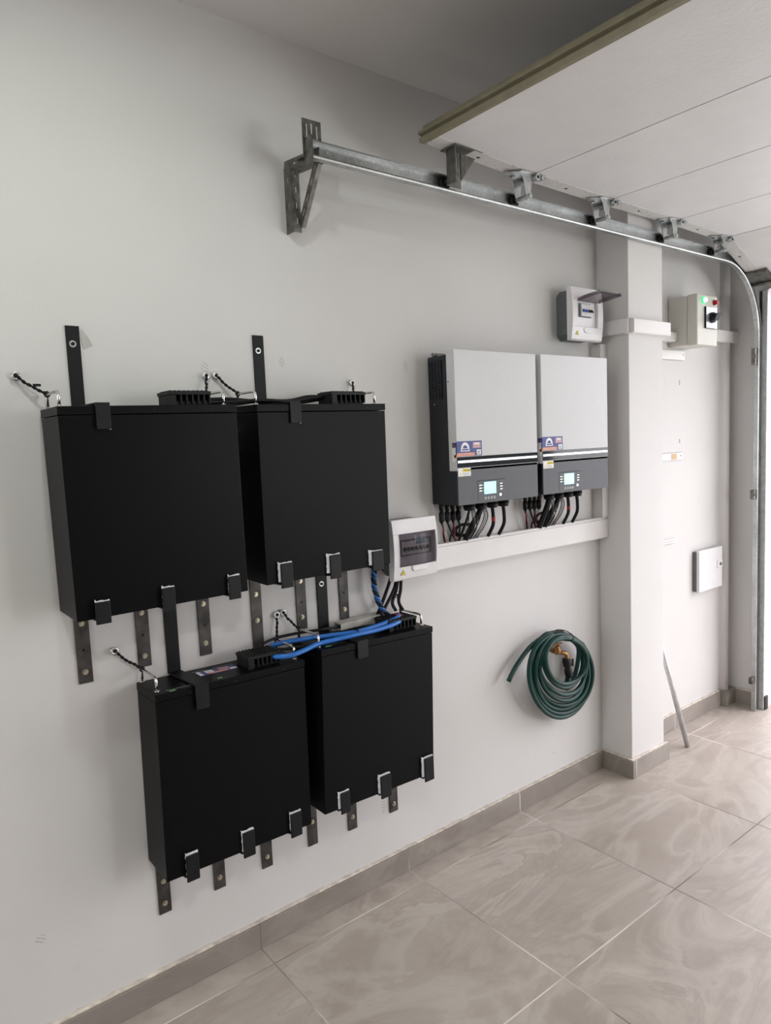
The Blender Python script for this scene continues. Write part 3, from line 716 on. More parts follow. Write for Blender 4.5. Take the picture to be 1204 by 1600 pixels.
INV = [(1.6938, 1.3138, 'left wall inverter with white cover and lit cyan screen, beside the breaker box', 'left'),
       (2.1458, 1.3159, 'right wall inverter with white cover, next to the pillar', 'right')]
TT = 1.172   # top of the long trunking
for (y, z, lab, sd) in INV:
    inverter(y, z, lab)
    for i, yy in enumerate((0.014, 0.042, 0.070, 0.097)):
        ordn = ('leftmost', 'second from left', 'third from left', 'fourth from left')[i]
        t = thing('solar_lead', f'{ordn} black plug-in lead under the {sd} wall inverter', 'cable', (0.040, y+yy, z), group=f'plug-in leads under the {sd} inverter')
        b = MB().cyl((0, 0, 0.004), (0, 0, -0.022), 0.0085, 12); b.cyl((0, 0, -0.022), (0, 0, -0.030), 0.0065, 12); b.cyl((0, 0, -0.030), (0, 0, -0.062), 0.0095, 12); b.cyl((0, 0, -0.062), (0, 0, -0.070), 0.0075, 12, r2=0.004)
        b.build('plug', 'black2', t)
        MB().cyl((0.0072, 0.003, -0.004), (0.0072, 0.003, -0.026), 0.0045, 8).build('clip', 'galvdark', t)
        dy = (0.012, 0.03, -0.01, 0.006)[i]; zb = TT-z
        if sd == 'left' or i in (0, 1, 2):
            MB().tube(smooth_path([(0, 0, -0.068), (0.0, 0.004+dy*0.2, -0.09), (-0.005, dy, zb+0.022), (-0.012, dy*1.4+0.006, zb+0.002)], 8), 0.0036, 8).build('cable', 'black2', t)
        if i in (0, 2):
            MB().tube(smooth_path([(0.003, -0.002, -0.075), (0.004, 0.004, -0.10), (0.002, 0.008+dy*.5, zb+0.012), (-0.004, 0.02, zb+0.003)], 6), 0.0013, 6).build('red_wire', 'red', t)
    gy = (0.125, 0.185, 0.245, 0.305)
    # cables out of the glands
    for i in range(4):
        ordn = ('leftmost', 'second', 'third', 'rightmost')[i]
        x, yy = 0.070, y+gy[i]
        zz = z-0.028
        if i == 1:
            P = [(x, yy, zz), (x-0.004, yy-0.012, zz-0.025), (x-0.012, yy-0.04, zz-0.065), (x-0.03, yy-0.055, TT+0.001)]; r = 0.0105
        elif i == 0:
            P = [(x, yy, zz), (x-0.004, yy-0.008, zz-0.03), (x-0.012, yy-0.022, zz-0.07), (x-0.03, yy-0.03, TT+0.001)]; r = 0.0045 if sd == 'left' else 0.0115
        else:
            P = [(x, yy, zz), (x+0.000, yy+0.004, zz-0.03), (x-0.004, yy+0.006, zz-0.07), (x-0.026, yy+0.000, TT+0.001)]; r = 0.0068
        t = thing('output_cable', f'{ordn} gland cable under the {sd} wall inverter', 'cable', P[0], group=f'gland cables under the {sd} inverter')
        o0 = Vector(P[0]); sp = [p-o0 for p in smooth_path(P, 8)]
        MB().tube(sp, r, 10).build('sheath', 'black2', t)
        if i == 2:
            a, c = (10, 14)
            MB().tube(sp[a:c], r+0.0006, 10).build('red_tape', 'red', t)
        if i in (0, 1):
            for q, off in enumerate((0.008, 0.016, -0.009, 0.024)):
                w_ = [(0.004, off*0.8, 0), (0.006, off*1.2, -0.03), (0.002, off*1.3-0.02*i, -0.07), (-0.025, off*1.1-0.03*i, TT+0.001-P[0][2])]
                MB().tube(smooth_path(w_, 6), 0.0018, 6).build('thin_wire', 'galvdark' if q == 1 else 'black2', t)
    # loose coil of spare cable behind the leads
    cy, cz = y+0.140, TT+0.032
    o = MB().tube([(0.020+0.010*i/78, cy+(0.046+0.004*math.sin(i*.13))*math.cos(2*PI*i/26), cz+0.006*i/78+0.021*math.sin(2*PI*i/26)) for i in range(79)], 0.0045, 8).build('spare_cable', 'black2')
    tag(o, f'loose coil of spare black cable on the trunking under the {sd} inverter', 'cable', 'spare cable coils on the trunking')

# ------------------------------------------------------------------ breaker boxes
def breaker(parent, y, z, toggle, x0, hgt=0.048, wd=0.0165):
    b = MB().box((x0, y, z), (x0+0.006, y+wd, z+hgt)).box((x0+0.006, y, z+hgt*0.28), (x0+0.009, y+wd, z+hgt*0.72)).build('breaker', 'white', parent, bevel=0.0006)
    MB().hexa([(x0+0.009, y+0.003, z+hgt*0.36), (x0+0.018, y+0.003, z+hgt*0.28), (x0+0.018, y+wd-0.003, z+hgt*0.28), (x0+0.009, y+wd-0.003, z+hgt*0.36),
               (x0+0.009, y+0.003, z+hgt*0.58), (x0+0.018, y+0.003, z+hgt*0.42), (x0+0.018, y+wd-0.003, z+hgt*0.42), (x0+0.009, y+wd-0.003, z+hgt*0.58)]).build('toggle', toggle, b)
def breaker_box(y, z, W, H, wy0, wy1, wz0, wz1, opened, label):
    t = thing('breaker_box', label, 'electrical box', (0, y, z))
    ins = 0.016
    ch = 0.022
    poly = [(ins+ch, 0.006), (W-ins-ch, 0.006), (W-ins, 0.006+ch), (W-ins, H-0.006-ch), (W-ins-ch, H-0.006), (ins+ch, H-0.006), (ins, H-0.006-ch), (ins, 0.006+ch)]
    b = MB().prism(poly, 'x', 0, 0.066); 
    for zz in (H*0.3, H*0.5, H*0.7): b.box((0.004, ins-0.0012, zz-0.0012), (0.066, ins+0.002, zz+0.0012))
    b.build('grey_base', 'dbgrey', t, bevel=0.002)
    # front cover: gently curved, with the window recess cut out
    xf = lambda zz: 0.085 + 0.010*math.sin(min(1, max(0, zz/H))*PI)**0.8
    zs = [0, 0.006, 0.02] + [wz0] + [wz0+(wz1-wz0)*k/8 for k in range(1, 8)] + [wz1] + [wz1+(H-wz1)*k/4 for k in range(1, 5)]
    b = MB()
    def strip(y0, y1, za, zb, dx=0.0):
        zz = [q for q in zs if za-1e-6 <= q <= zb+1e-6]
        poly = [(0.064, zz[0])] + [(xf(q)+dx-(0.004 if q in (0,) else 0), q) for q in zz] + [(0.064, zz[-1])]
        b.prism(poly, 'y', y0, y1, 0, False)
    strip(0, W, 0, wz0); strip(0, W, wz1, H); strip(0, wy0, wz0, wz1); strip(wy1, W, wz0, wz1); strip(wy0, wy1, wz0, wz1, -0.014)
    b.build('front_cover', 'white', t, bevel=0.0012)
    n = 12
    if not opened:
        arc = [(0.0955 + 0.004*math.sin(PI*k/n), wz0+(wz1-wz0)*k/n) for k in range(n+1)]
        poly = arc + [(p[0]-0.0025, p[1]) for p in arc[::-1]]
        MB().prism(poly, 'y', wy0-0.002, wy1+0.002, 0, True).build('smoked_window', 'smoke', t)
        MB().prism([(( wy0+wy1)/2-0.028+0.006, wz0-0.020), ((wy0+wy1)/2+0.034, wz0-0.020), ((wy0+wy1)/2+0.04, wz0-0.012), ((wy0+wy1)/2+0.04, wz0-0.001), ((wy0+wy1)/2-0.028, wz0-0.001), ((wy0+wy1)/2-0.028, wz0-0.012)], 'x', 0.09, 0.0975).build('finger_tab', 'white', t, bevel=0.002)
    else:
        # window swung up on its top hinge
        arc = [(0.010*math.sin(PI*k/n), -(wz1-wz0)*k/n) for k in range(n+1)]
        poly = arc + [(p[0]-0.003, p[1]) for p in arc[::-1]]
        mb = MB().prism(poly, 'y', wy0-0.002, wy1+0.002, 0, True)
        mb.box((-0.004, wy0-0.002, -(wz1-wz0)), (0.010, wy0+0.001, 0)); mb.box((-0.004, wy1-0.001, -(wz1-wz0)), (0.010, wy1+0.002, 0)); mb.box((-0.003, wy0, -(wz1-wz0)-0.003), (0.004, wy1, -(wz1-wz0)+0.002))
        o = mb.build('smoked_window', 'smoke', t); o.location = (0.098, 0, wz1-0.002); o.rotation_euler = (0, -math.radians(96), 0)
        MB().prism([((wy0+wy1)/2-0.026, wz0-0.016), ((wy0+wy1)/2-0.014, wz0-0.024), ((wy0+wy1)/2+0.018, wz0-0.024), ((wy0+wy1)/2+0.030, wz0-0.016), ((wy0+wy1)/2+0.030, wz0-0.001), ((wy0+wy1)/2-0.026, wz0-0.001)], 'x', 0.088, 0.0955).build('finger_tab', 'white', t, bevel=0.002)
    # breakers in their slot
    if opened:
        MB().box((0.0825, wy0+0.025, 0.095), (0.0832, wy0+0.107, 0.150)).build('breaker_slot', 'dbgrey', t)
        for i in range(4): breaker(t, wy0+0.035+i*0.0172, 0.099, 'blue_toggle' if i < 2 else 'black2', 0.0835)
    else:
        MB().box((0.0795, wy0+0.008, 0.080), (0.0815, wy1-0.006, 0.137)).build('breaker_slot', 'dbgrey', t)
        for i in range(7): breaker(t, wy0+0.014+i*0.0172, 0.086, 'black2', 0.0815, 0.044)
        MB().cyl((0.088, wy0+0.098, 0.117), (0.0888, wy0+0.098, 0.117), 0.022, 28).build('teal_sticker', 'teal', t)
    wy, wz = (0.028, 0.020) if not opened else (0.022, 0.022)
    s = MB().prism([(wy, wz), (wy+0.021, wz), (wy+0.0105, wz+0.019)], 'x', 0.0865, xf(0.03)+0.0008, 0); s.build('warning_triangle', 'black2', t)
    s = MB().prism([(wy+0.0022, wz+0.0012), (wy+0.0188, wz+0.0012), (wy+0.0105, wz+0.0164)], 'x', 0.0865, xf(0.03)+0.0012, 0); s.build('warning_triangle_face', 'yellow', t)
    s = MB().prism([(wy+0.0095, wz+0.003), (wy+0.0115, wz+0.003), (wy+0.0125, wz+0.012), (wy+0.010, wz+0.012)], 'x', 0.0865, xf(0.03)+0.0015, 0); s.build('warning_mark', 'black2', t)
    return t
breaker_box(1.440, 1.078, 0.196, 0.206, 0.026, 0.184, 0.048, 0.158, False, 'lower breaker box with closed smoked window and yellow warning triangle')
breaker_box(2.412, 1.925, 0.205, 0.213, 0.030, 0.170, 0.055, 0.160, True, 'upper breaker box near the pillar with its smoked window flipped open')

# ------------------------------------------------------------------ trunking
def trunk(name, a, b_, label, seam_axis=None, bev=0.0015):
    mb = MB().box(a, b_)
    return mb
t = thing('cable_trunking', 'long white trunking running below the two inverters to the pillar', 'trunking', (0, 1.645, 1.078))
MB().box((0, 0, 0), (0.044, PY0-1.645, TT-1.078)).build('channel', 'pvc', t, bevel=0.001)
MB().box((0.0445, -0.002, 0.004), (0.050, PY0-1.645, TT-1.078-0.010)).build('lid', 'pvc', t, bevel=0.0015)
t = thing('cable_trunking', 'short upright trunking in the corner, linking open breaker box and long trunking', 'trunking', (0, 2.656, TT))
MB().box((0, 0, 0.0), (0.046, 0.047, 1.925-TT)).build('channel', 'pvc', t, bevel=0.001)
MB().box((0.0465, 0.001, 0.001), (0.052, 0.047, 1.925-TT)).build('lid', 'pvc', t, bevel=0.0015)
# trunking wrapping the pillar
t = thing('cable_trunking', 'white trunking wrapped round the pillar beside the open breaker box', 'trunking', (PX, PY0, 1.957))
h = 0.060; th = 0.028
MB().box((-0.128, -th+0.003, 0), (0.0, 0, h)).build('channel', 'pvc', t, bevel=0.001)
MB().box((-0.130, -th-0.002, 0.002), (0.016, -th+0.003, h-0.002)).build('lid', 'pvc', t, bevel=0.0012)
MB().box((0.0, -0.008, 0), (th-0.003, PY1-PY0+0.018, h)).build('channel', 'pvc', t, bevel=0.001)
MB().box((th-0.003, -0.006, 0.002), (th+0.002, PY1-PY0+0.018, h-0.002)).build('lid', 'pvc', t, bevel=0.0012)
t = thing('cable_trunking', 'trunking from the green-lamp switch box to the far corner', 'trunking', (0, 3.46, 1.990))
MB().box((0, 0, 0), (0.044, YF-3.46, 0.062)).build('channel', 'pvc', t, bevel=0.001); MB().box((0.0445, 0, 0.002), (0.050, YF-3.46, 0.060)).build('lid', 'pvc', t, bevel=0.0012)
t = thing('cable_trunking', 'short trunking between the pillar and the green-lamp switch box', 'trunking', (0, PY1, 1.968))
MB().box((0, 0, 0), (0.044, 0.33, 0.045)).build('channel', 'pvc', t, bevel=0.001); MB().box((0.0445, 0, 0.002), (0.049, 0.33, 0.043)).build('lid', 'pvc', t, bevel=0.0012)

# ------------------------------------------------------------------ changeover switch box with green lamp
t = thing('switch_box', 'beige switch box with a lit green lamp, red lamp and black rotary knob', 'electrical box', (0, 3.285, 1.944))
MB().box((0, 0, 0), (0.098, 0.185, 0.232)).build('base', 'beige', t, bevel=0.005, seg=3)
lid = MB().box((0.0995, -0.003, -0.003), (0.150, 0.188, 0.235)).build('lid', 'beige', t, bevel=0.005, seg=3)
g = MB().cyl((0.150, 0.053, 0.207), (0.155, 0.053, 0.207), 0.0165, 24).build('green_lamp', 'lampgreen', t)
MB().cyl((0.155, 0.053, 0.207), (0.167, 0.053, 0.207), 0.0115, 24, r2=0.009).build('lens', 'lampwhite', g)
r = MB().cyl((0.150, 0.155, 0.203), (0.156, 0.155, 0.203), 0.0135, 24).build('red_lamp', 'redbtn', t)
MB().cyl((0.156, 0.155, 0.203), (0.170, 0.155, 0.203), 0.011, 24, r2=0.009).build('lens', 'redbtn', r)
k = MB().box((0.150, 0.063, 0.077), (0.158, 0.168, 0.178)).build('switch_plate', 'black2', t, bevel=0.001)
MB().box((0.158, 0.066, 0.079), (0.1595, 0.166, 0.176)).build('plate_face', 'silver', k)
kn = MB().cyl((0.1595, 0.116, 0.128), (0.172, 0.116, 0.128), 0.026, 24)
kn.prism([(0.080, 0.108), (0.125, 0.112), (0.152, 0.148), (0.108, 0.146)], 'x', 0.170, 0.190)
kn.build('rotary_knob', 'black2', t, bevel=0.002)
MB().cyl((0.150, 0.012, 0.015), (0.1512, 0.012, 0.015), 0.004, 12).build('screw', 'bolt', t)

# ------------------------------------------------------------------ flush panels on the far wall strip
t = thing('wall_access_panel', 'faint flush white access panel behind the pillar', 'panel', (0, 3.05, 1.43))
MB().box((0, 0, 0), (0.005, 0.368, 0.455)).build('door', 'wall', t, bevel=0.0015)
MB().box((0.005, 0.330, 0.335), (0.0062, 0.333, 0.360)).build('keyhole', 'dbgrey', t); MB().box((0.005, 0.330, 0.045), (0.0062, 0.333, 0.066)).build('keyhole', 'dbgrey', t)
t = thing('wall_cover_strip', 'flush white strip with a tan patch below the access panel', 'panel', (0, 3.05, 1.392))
MB().box((0, 0, 0), (0.008, 0.352, 0.036)).build('strip', 'pvc', t, bevel=0.001); MB().box((0.008, 0.250, 0.004), (0.009, 0.300, 0.032)).build('tan_patch', 'cardtan', t); MB().cyl((0.008, 0.337, 0.02), (0.0095, 0.337, 0.02), 0.003, 10).build('screw', 'dbgrey', t)
t = thing('wall_cover_strip', 'flush white strip above the access panel, beneath the green-lamp switch box', 'panel', (0, 3.05, 1.888))
MB().box((0, 0, 0), (0.010, 0.375, 0.045)).build('strip', 'pvc', t, bevel=0.001); MB().cyl((0.010, 0.36, 0.026), (0.0115, 0.36, 0.026), 0.003, 10).build('screw', 'dbgrey', t)
o = MB().box((0, 3.05, 0.977), (0.012, 3.345, 0.985)).box((0, 3.05, 0.990), (0.012, 3.345, 0.998)).box((0, 3.05, 0.983), (0.006, 3.340, 0.992)).build('wall_rail', 'pvc', bevel=0.001)
tag(o, 'small white horizontal rail on the wall behind the pillar', 'rail')
# small junction box
t = thing('junction_box', 'small white square junction box low on the far wall', 'electrical box', (0, 3.515, 0.690))
b = MB(); rr = random.Random(5)
b.box((0, 0.002, 0.0), (0.020, 0.245, 0.212)).build('back_frame', 'dbgrey', t, bevel=0.002)
MB().box((0.016, 0.006, -0.004), (0.036, 0.250, 0.216)).build('cover', 'white', t, bevel=0.003)
MB().box((0.036, 0.190, 0.102), (0.040, 0.246, 0.145)).build('latch_plate', 'white', t, bevel=0.002)
MB().box((0.040, 0.212, 0.115), (0.042, 0.232, 0.130)).build('latch', 'dbgrey', t)
# leaning conduit
F, T = Vector((0.167, 3.164, 0.0)), Vector((0.014, 3.035, 0.83)); d = (T-F)
b = MB().tube([Vector((0, 0, 0.004)), d], 0.0125, 16); b.tube([Vector((0, 0, 0.0035)), Vector((0, 0, 0.004))+d*0.002], 0.0105, 16)
o = b.build('metal_pipe', 'galvlight'); o.location = F
tag(o, 'grey metal pipe leaning against the wall behind the pillar', 'pipe')

# ------------------------------------------------------------------ garden hose and tap
def hosepath():
    pts = []
    # (centre y, centre z, ry, rz, x) for each turn; all loops share roughly the same top
    turns = [(2.331, 0.538, 0.215, 0.184, 0.058), (2.322, 0.541, 0.205, 0.180, 0.080), (2.332, 0.552, 0.190, 0.168, 0.058), (2.326, 0.558, 0.176, 0.160, 0.082), (2.333, 0.568, 0.164, 0.148, 0.062), (2.325, 0.580, 0.152, 0.132, 0.094), (2.320, 0.594, 0.143, 0.116, 0.078), (2.318, 0.610, 0.134, 0.097, 0.104)]
    tail = [(0.050, 2.025, 0.584), (0.050, 2.052, 0.616), (0.050, 2.087, 0.647), (0.050, 2.151, 0.691), (0.053, 2.225, 0.718), (0.056, 2.285, 0.726)]
    pts += [Vector(p) for p in tail]
    N = 20
    total = len(turns)*N
    for i in range(2, total+1):
        f = i/N; k = min(int(f), len(turns)-1); k2 = min(k+1, len(turns)-1); u = f-k if k < len(turns)-1 else 0
        u = u*u*(3-2*u)
        cy, cz, ry, rz, x = [turns[k][q]*(1-u)+turns[k2][q]*u for q in range(5)]
        a = PI/2 - 2*PI*f
        pts.append(Vector((x+0.006*math.sin(a*2+k), cy+ry*math.cos(a), cz+rz*math.sin(a)-0.24*ry*math.cos(a))))
    # last short turn up to the quick connector
    cy, cz = 2.350, 0.632
    pts += [Vector(p) for p in ((0.092, 2.395, 0.685), (0.080, 2.435, 0.620), (0.070, 2.425, 0.530), (0.068, 2.385, 0.478), (0.070, 2.352, 0.480), (0.078, 2.354, 0.510), (0.082, 2.358, 0.535))]
    return pts
HP = hosepath()
t = thing('garden_hose', 'coiled dark green garden hose hanging on the brass tap', 'hose', (0.06, 2.30, 0.42))
O = Vector((0.06, 2.30, 0.42))
MB().tube([p-O for p in smooth_path(HP, 3)], 0.0095, 12).build('tube', 'hose', t)
c = MB(); base = Vector((0.083, 2.357, 0.0))-Vector((O.x, O.y, 0))
prof = [(0.527, 0.010), (0.532, 0.016), (0.548, 0.0175), (0.562, 0.0165), (0.566, 0.013), (0.574, 0.013), (0.578, 0.0175), (0.598, 0.0185), (0.610, 0.016), (0.612, 0.012)]
c.tube([base+Vector(((zz-0.56)*-0.1, (zz-0.56)*-0.12, zz-O.z)) for zz, _ in prof], [r_ for _, r_ in prof], 18)
c.box(base+Vector((0.008, 0.014, 0.575-O.z)), base+Vector((0.014, 0.020, 0.606-O.z)))
c.build('hose_connector', 'black2', t)
tie = MB().tube([(0.078+0.052*math.cos(a)-O.x, 2.335-O.y, 0.712+0.022*math.sin(a)-O.z) for a in [2*PI*i/20 for i in range(20)]], 0.002, 6, closed=True)
tie.box((0.075-O.x, 2.275-O.y, 0.729-O.z), (0.085-O.x, 2.330-O.y, 0.737-O.z)); tie.build('cable_tie', 'black2', t)
t = thing('water_tap', 'aged brass garden tap sticking out of the wall inside the hose coil', 'tap', (0, 2.318, 0.645))
b = MB().tube([(0.0, 0, 0), (0.03, 0, 0), (0.033, 0, 0), (0.05, 0, 0)], [0.011, 0.011, 0.014, 0.014], 16)
b.tube([(0.06, 0, -0.014), (0.06, 0, -0.006), (0.06, 0, 0.008), (0.06, 0, 0.018), (0.06, 0, 0.028)], [0.010, 0.0155, 0.0155, 0.011, 0.008], 16)
b.tube(smooth_path([(0.055, 0, -0.004), (0.072, 0.010, -0.006), (0.082, 0.028, -0.014), (0.084, 0.034, -0.034)], 6), 0.0095, 14)
b.cyl((0, 0, 0), (0.004, 0, 0), 0.022, 20)
b.build('body', 'brass', t)
MB().box((0.053, -0.026, 0.028), (0.067, 0.026, 0.0325)).cyl((0.06, 0, 0.020), (0.06, 0, 0.036), 0.006, 12).build('handle', 'brass', t, bevel=0.002)

# ------------------------------------------------------------------ overhead door track
XT, ZT, YT, RT_ = 0.165, 2.366, 3.855, 0.36
t = thing('door_track', 'galvanised overhead garage door track curving down to the floor', 'door track', (XT, YT, 0))
fr = []
U = Vector((1, 0, 0))
fr.append(((0, 1.135-YT, ZT), U, (0, 0, -1)))
fr.append(((0, YT-RT_-YT, ZT), U, (0, 0, -1)))
for k in range(1, 13):
    a = PI/2*k/12
    fr.append(((0, -RT_+RT_*math.sin(a), ZT-RT_+RT_*math.cos(a)), U, (0, -math.sin(a), -math.cos(a))))
fr.append(((0, 0, 0.0), U, (0, -1, 0)))
hh, dd, tt = 0.026, 0.022, 0.0016
prof = [(0, hh), (dd, hh), (dd+0.003, hh-0.004), (dd+0.001, hh-0.009), (dd-0.001, hh-0.008), (dd+0.0006, hh-0.004), (dd-0.001, hh-tt), (tt, hh-tt), (tt, -hh+tt), (dd-0.006, -hh+tt), (dd-0.006, -hh), (0, -hh)]
MB().sweep(fr, prof).build('rail', 'galv', t)
# back angle: stiffens the horizontal rail
MB().box((-0.004, 1.13-YT, ZT+0.020), (0.018, 3.2-YT, ZT+0.0235)).build('stiffener', 'galv', t)
p = MB().slab((1.122-YT, ZT-0.02, 1.184-YT, ZT+0.085), [(1.134-YT, ZT+0.036, 1.139-YT, ZT+0.072), (1.150-YT, ZT+0.040, 1.156-YT, ZT+0.076), (1.168-YT, ZT+0.036, 1.173-YT, ZT+0.072)], 'x', -0.004, -0.0012)
p.build('end_plate', 'galvdark', t)
f = MB().slab((0.0, ZT-0.052, 0.034, ZT+0.030), [(0.010, ZT+0.006, 0.016, ZT+0.012), (0.010, ZT-0.014, 0.016, ZT-0.008)], 'y', 1.128-YT, 1.131-YT); f.build('end_flange', 'galvdark', t)
for yy, zz in ((1.20, 0.004), (1.32, 0.0), (1.95, -0.006), (2.42, 0.002)):
    MB().cyl((tt-0.0001, yy-YT, ZT+zz), (tt+0.0016, yy-YT, ZT+zz), 0.0045, 14).build('rivet', 'washer', t)
# feet and wall lugs of the vertical rail
for zz, hgt in ((0.155, 0.035), (1.16, 0.05), (1.86, 0.085)):
    b = MB().box((-0.004, -0.050, zz), (0.016, -0.026, zz+hgt)).cyl((0.016, -0.040, zz+hgt/2), (0.021, -0.040, zz+hgt/2), 0.006, 8); b.build('wall_lug', 'galvdark', t, bevel=0.0015)

# slotted wall bracket carrying the track end
t = thing('track_bracket', 'slotted galvanised wall bracket holding up the near end of the door track', 'bracket', (0, 1.155, 2.18))
sl = lambda a0, a1, n, l: [(a0+(a1-a0)*(i+0.5)/n-l/2, a0+(a1-a0)*(i+0.5)/n+l/2) for i in range(n)]
b = MB().slab((0.0, 0.0, 0.040, 0.19), [(0.014, q[0], 0.021, q[1]) for q in sl(0.04, 0.19, 2, 0.020)], 'y', -0.0015, 0.0015)
b.slab((0.0, 0.0, 0.026, 0.19), [(0.011, q[0], 0.016, q[1]) for q in sl(0.01, 0.19, 4, 0.018)], 'x', 0.038, 0.041)
b.build('upright', 'galvdark', t)
b = MB().slab((0.0, 0.0, 0.185, 0.030), [(q[0], 0.012, q[1], 0.018) for q in sl(0.03, 0.18, 3, 0.014)], 'y', -0.0015, 0.0015)
b.slab((0.0, 0.0, 0.185, 0.036), [(q[0], 0.014, q[1], 0.022) for q in sl(0.03, 0.19, 3, 0.016)], 'z', -0.001, 0.002)
o = b.build('arm', 'galvdark', t); o.location = (0.002, 0.0, 0.180); o.rotation_euler = (0, 0.10, 0.02)
L_ = math.hypot(0.125, 0.16)
b = MB().slab((-0.012, 0.0, 0.012, L_), [(-0.003, q[0], 0.003, q[1]) for q in sl(0.02, L_-0.01, 4, 0.020)], 'y', -0.0015, 0.0015)
b.slab((-0.002, 0.0, 0.012, L_), [], 'x', 0.0105, 0.013)
o = b.build('brace', 'galvdark', t); o.location = (0.035, 0.026, 0.020); o.rotation_euler = (0, math.atan2(0.105, 0.155), 0)
b = MB().cyl((0.12, 0.010, 0.170), (0.12, 0.010, 0.196), 0.010, 6).box((0.085, -0.010, 0.186), (0.155, 0.016, 0.190)); b.build('clamp', 'galvdark', t, bevel=0.001)

# ------------------------------------------------------------------ garage door
JY = [(1.556, 2.468), (2.011, 2.445), (2.467, 2.438), (2.957, 2.438), (3.395, 2.428), (3.748, 2.282)]
XD0, XD1 = 0.190, 4.66
t = thing('garage_door', 'white sectional garage door rolled up overhead', 'garage door', (XD0, JY[0][0], JY[0][1]))
O = Vector((XD0, JY[0][0], JY[0][1]))
for i in range(5):
    a, c = Vector((0, *JY[i])), Vector((0, *JY[i+1]))
    d = (c-a).normalized(); n = Vector((0, -d.z, d.y))  # upwards normal
    if n.z < 0: n = -n
    a2, c2 = a+d*0.0022, c-d*0.0022
    def X(x, p, up): q = p+n*up; return (x-O.x, q.y-O.y, q.z-O.z)
    MB().hexa([X(XD0, a2, 0), X(XD1, a2, 0), X(XD1, c2, 0), X(XD0, c2, 0), X(XD0, a2, 0.04), X(XD1, a2, 0.04), X(XD1, c2, 0.04), X(XD0, c2, 0.04)]).build('panel', 'doorwhite', t, bevel=0.001)
    MB().hexa([X(XD0-0.001, a2, -0.002), X(XD0+0.058, a2, -0.002), X(XD0+0.058, c2, -0.002), X(XD0-0.001, c2, -0.002), X(XD0-0.001, a2, 0.041), X(XD0+0.058, a2, 0.0005), X(XD0+0.058, c2, 0.0005), X(XD0-0.001, c2, 0.041)]).build('end_stile', 'stile', t)
    if i < 4:
        MB().hexa([X(XD0+0.01, c-d*0.003, 0.006), X(XD1, c-d*0.003, 0.006), X(XD1, c+d*0.003, 0.006), X(XD0+0.01, c+d*0.003, 0.006), X(XD0+0.01, c-d*0.003, 0.035), X(XD1, c-d*0.003, 0.035), X(XD1, c+d*0.003, 0.035), X(XD0+0.01, c+d*0.003, 0.035)]).build('joint_strip', 'dbgrey', t)
    # small fixing hole in each stile
    pm = a*0.55+c*0.45; hz = MB()
    q0 = Vector(X(XD0+0.030, pm, -0.0028)); hz.box(q0-Vector((0.004, 0.006, 0)), q0+Vector((0.004, 0.006, 0.0012))); hz.build('fixing_slot', 'black2', t)
s = MB().prism([(-0.020, -0.004), (0.0, -0.004), (0.0, 0.050), (-0.004, 0.050), (-0.010, 0.032), (-0.024, 0.030), (-0.026, 0.020), (-0.012, 0.016), (-0.012, 0.012), (-0.022, 0.008)], 'x', -0.004, XD1-XD0)
s.build('top_seal', 'olive', t, bevel=0.001)
def roller(parent, y, z, x1):
    r_ = MB().tube([(0.168, y, z), (0.171, y, z), (0.179, y, z), (0.182, y, z)], [0.016, 0.0215, 0.0215, 0.016], 24)
    r_.cyl((0.182, y, z), (0.185, y, z), 0.009, 14)
    r_.xf(Matrix.Translation(-O)); rl = r_.build('roller', 'black2', parent)
    st = MB().cyl((0.185, y, z), (x1, y, z), 0.0055, 12); st.xf(Matrix.Translation(-O)); st.build('stem', 'galvdark', rl)
# hinges at the joints
for i in (1, 2, 3, 4):
    y, z = JY[i]; zr = ZT
    h = MB()
    h.box((XD0+0.004, y-0.072, z-0.0055), (XD0+0.060, y+0.040, z-0.002))               # leaf plates
    h.prism([(XD0+0.000, y-0.070), (XD0+0.010, y-0.108), (XD0+0.020, y-0.108), (XD0+0.062, y-0.060), (XD0+0.062, y+0.055), (XD0+0.030, y+0.070), (XD0+0.004, y+0.045)], 'z', z-0.0050, z-0.0022)
    h.cyl((XD0-0.004, y+0.002, z-0.014), (XD0+0.068, y+0.002, z-0.014), 0.0115, 16)      # knuckle
    h.cyl((XD0+0.064, y+0.002, z-0.014), (XD0+0.0695, y+0.002, z-0.014), 0.0055, 12, 1)
    for xx in (XD0+0.004, XD0+0.052):
        h.prism([(y-0.078, z-0.004), (y-0.004, z-0.004), (y-0.012, z-0.018), (y-0.026, zr-0.010), (y-0.036, zr-0.010), (y-0.044, zr+0.004), (y-0.060, z-0.022)], 'x', xx, xx+0.0025)
    h.cyl((XD0-0.002, y-0.030, zr), (XD0+0.062, y-0.030, zr), 0.0085, 14)
    h.cyl((XD0+0.048, y+0.030, z-0.010), (XD0+0.066, y+0.030, z-0.010), 0.0075, 6); h.cyl((XD0+0.010, y-0.058, z-0.010), (XD0+0.010, y-0.058, z-0.002), 0.007, 6)
    h.xf(Matrix.Translation(-O)); hg = h.build('hinge', ['galv', 'black2'], t, bevel=0.0008)
    roller(hg, y-0.030, zr+0.002, XD0+0.05)
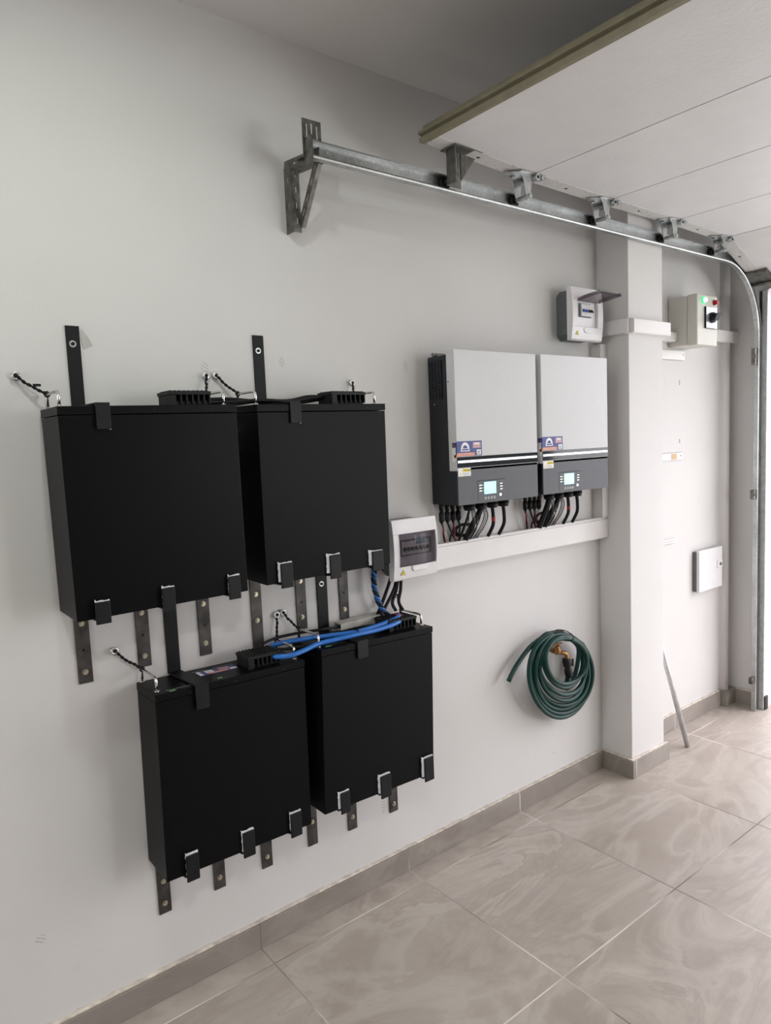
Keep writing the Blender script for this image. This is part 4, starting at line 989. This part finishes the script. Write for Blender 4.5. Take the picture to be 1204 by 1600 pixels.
# tall top bracket
y = 1.655
h = MB().slab((y-0.020, ZT-0.016, y+0.040, JY[0][1]-0.006), [(y-0.012, ZT+0.040, y-0.007, ZT+0.080), (y+0.022, ZT+0.045, y+0.027, ZT+0.085)], 'x', XD0+0.010, XD0+0.0125)
h.prism([(y+0.040, JY[0][1]-0.008), (y+0.105, JY[0][1]-0.012), (y+0.040, ZT+0.010)], 'x', XD0+0.012, XD0+0.015)
h.box((XD0-0.006, y-0.030, JY[0][1]-0.010), (XD0+0.062, y+0.110, JY[0][1]-0.0065))
h.box((XD0+0.012, y-0.020, ZT-0.014), (XD0+0.050, y-0.017, JY[0][1]-0.008)); h.cyl((XD0-0.004, y-0.008, ZT), (XD0+0.05, y-0.008, ZT), 0.010, 12)
h.xf(Matrix.Translation(-O)); hg = h.build('top_bracket', 'galvdark', t); roller(hg, y-0.008, ZT, XD0+0.04)
# bottom bracket in the curve
y, z = JY[5]
h = MB().hexa([(XD0-0.03, y-0.075, z+0.014), (XD0+0.10, y-0.075, z+0.014), (XD0+0.10, y+0.02, z-0.028), (XD0-0.03, y+0.02, z-0.028), (XD0-0.03, y-0.070, z+0.030), (XD0+0.10, y-0.070, z+0.030), (XD0+0.10, y+0.025, z-0.008), (XD0-0.03, y+0.025, z-0.008)])
h.cyl((XD0-0.02, y+0.012, z-0.030), (XD0+0.12, y+0.012, z-0.030), 0.009, 12)
h.xf(Matrix.Translation(-O)); hg = h.build('bottom_bracket', 'galvdark', t, bevel=0.002)
s = MB().box((XD0+0.01-O.x, y+0.005-O.y, z-0.030-O.z), (XD1-O.x, y+0.030-O.y, z+0.004-O.z)); s.build('bottom_seal', 'rubber', t, bevel=0.004)

# steel post cladding the jamb behind the vertical rail
t = thing('door_post', 'tall grey steel post beside the door opening, behind the vertical rail', 'post', (0.163, YF, 0))
MB().box((0.018, -0.030, 0.0), (0.045, -0.002, 2.24)).build('post_face', 'galvlight', t, bevel=0.002)
MB().box((0.002, -0.026, 0.0), (0.018, -0.002, 2.24)).build('slot_shade', 'rubber', t)  # dark strip standing in for the shade inside the rail slot
MB().box((0.038, -0.024, 0.0), (0.052, 0.010, 0.075)).build('foot_block', 'rubber', t, bevel=0.002)
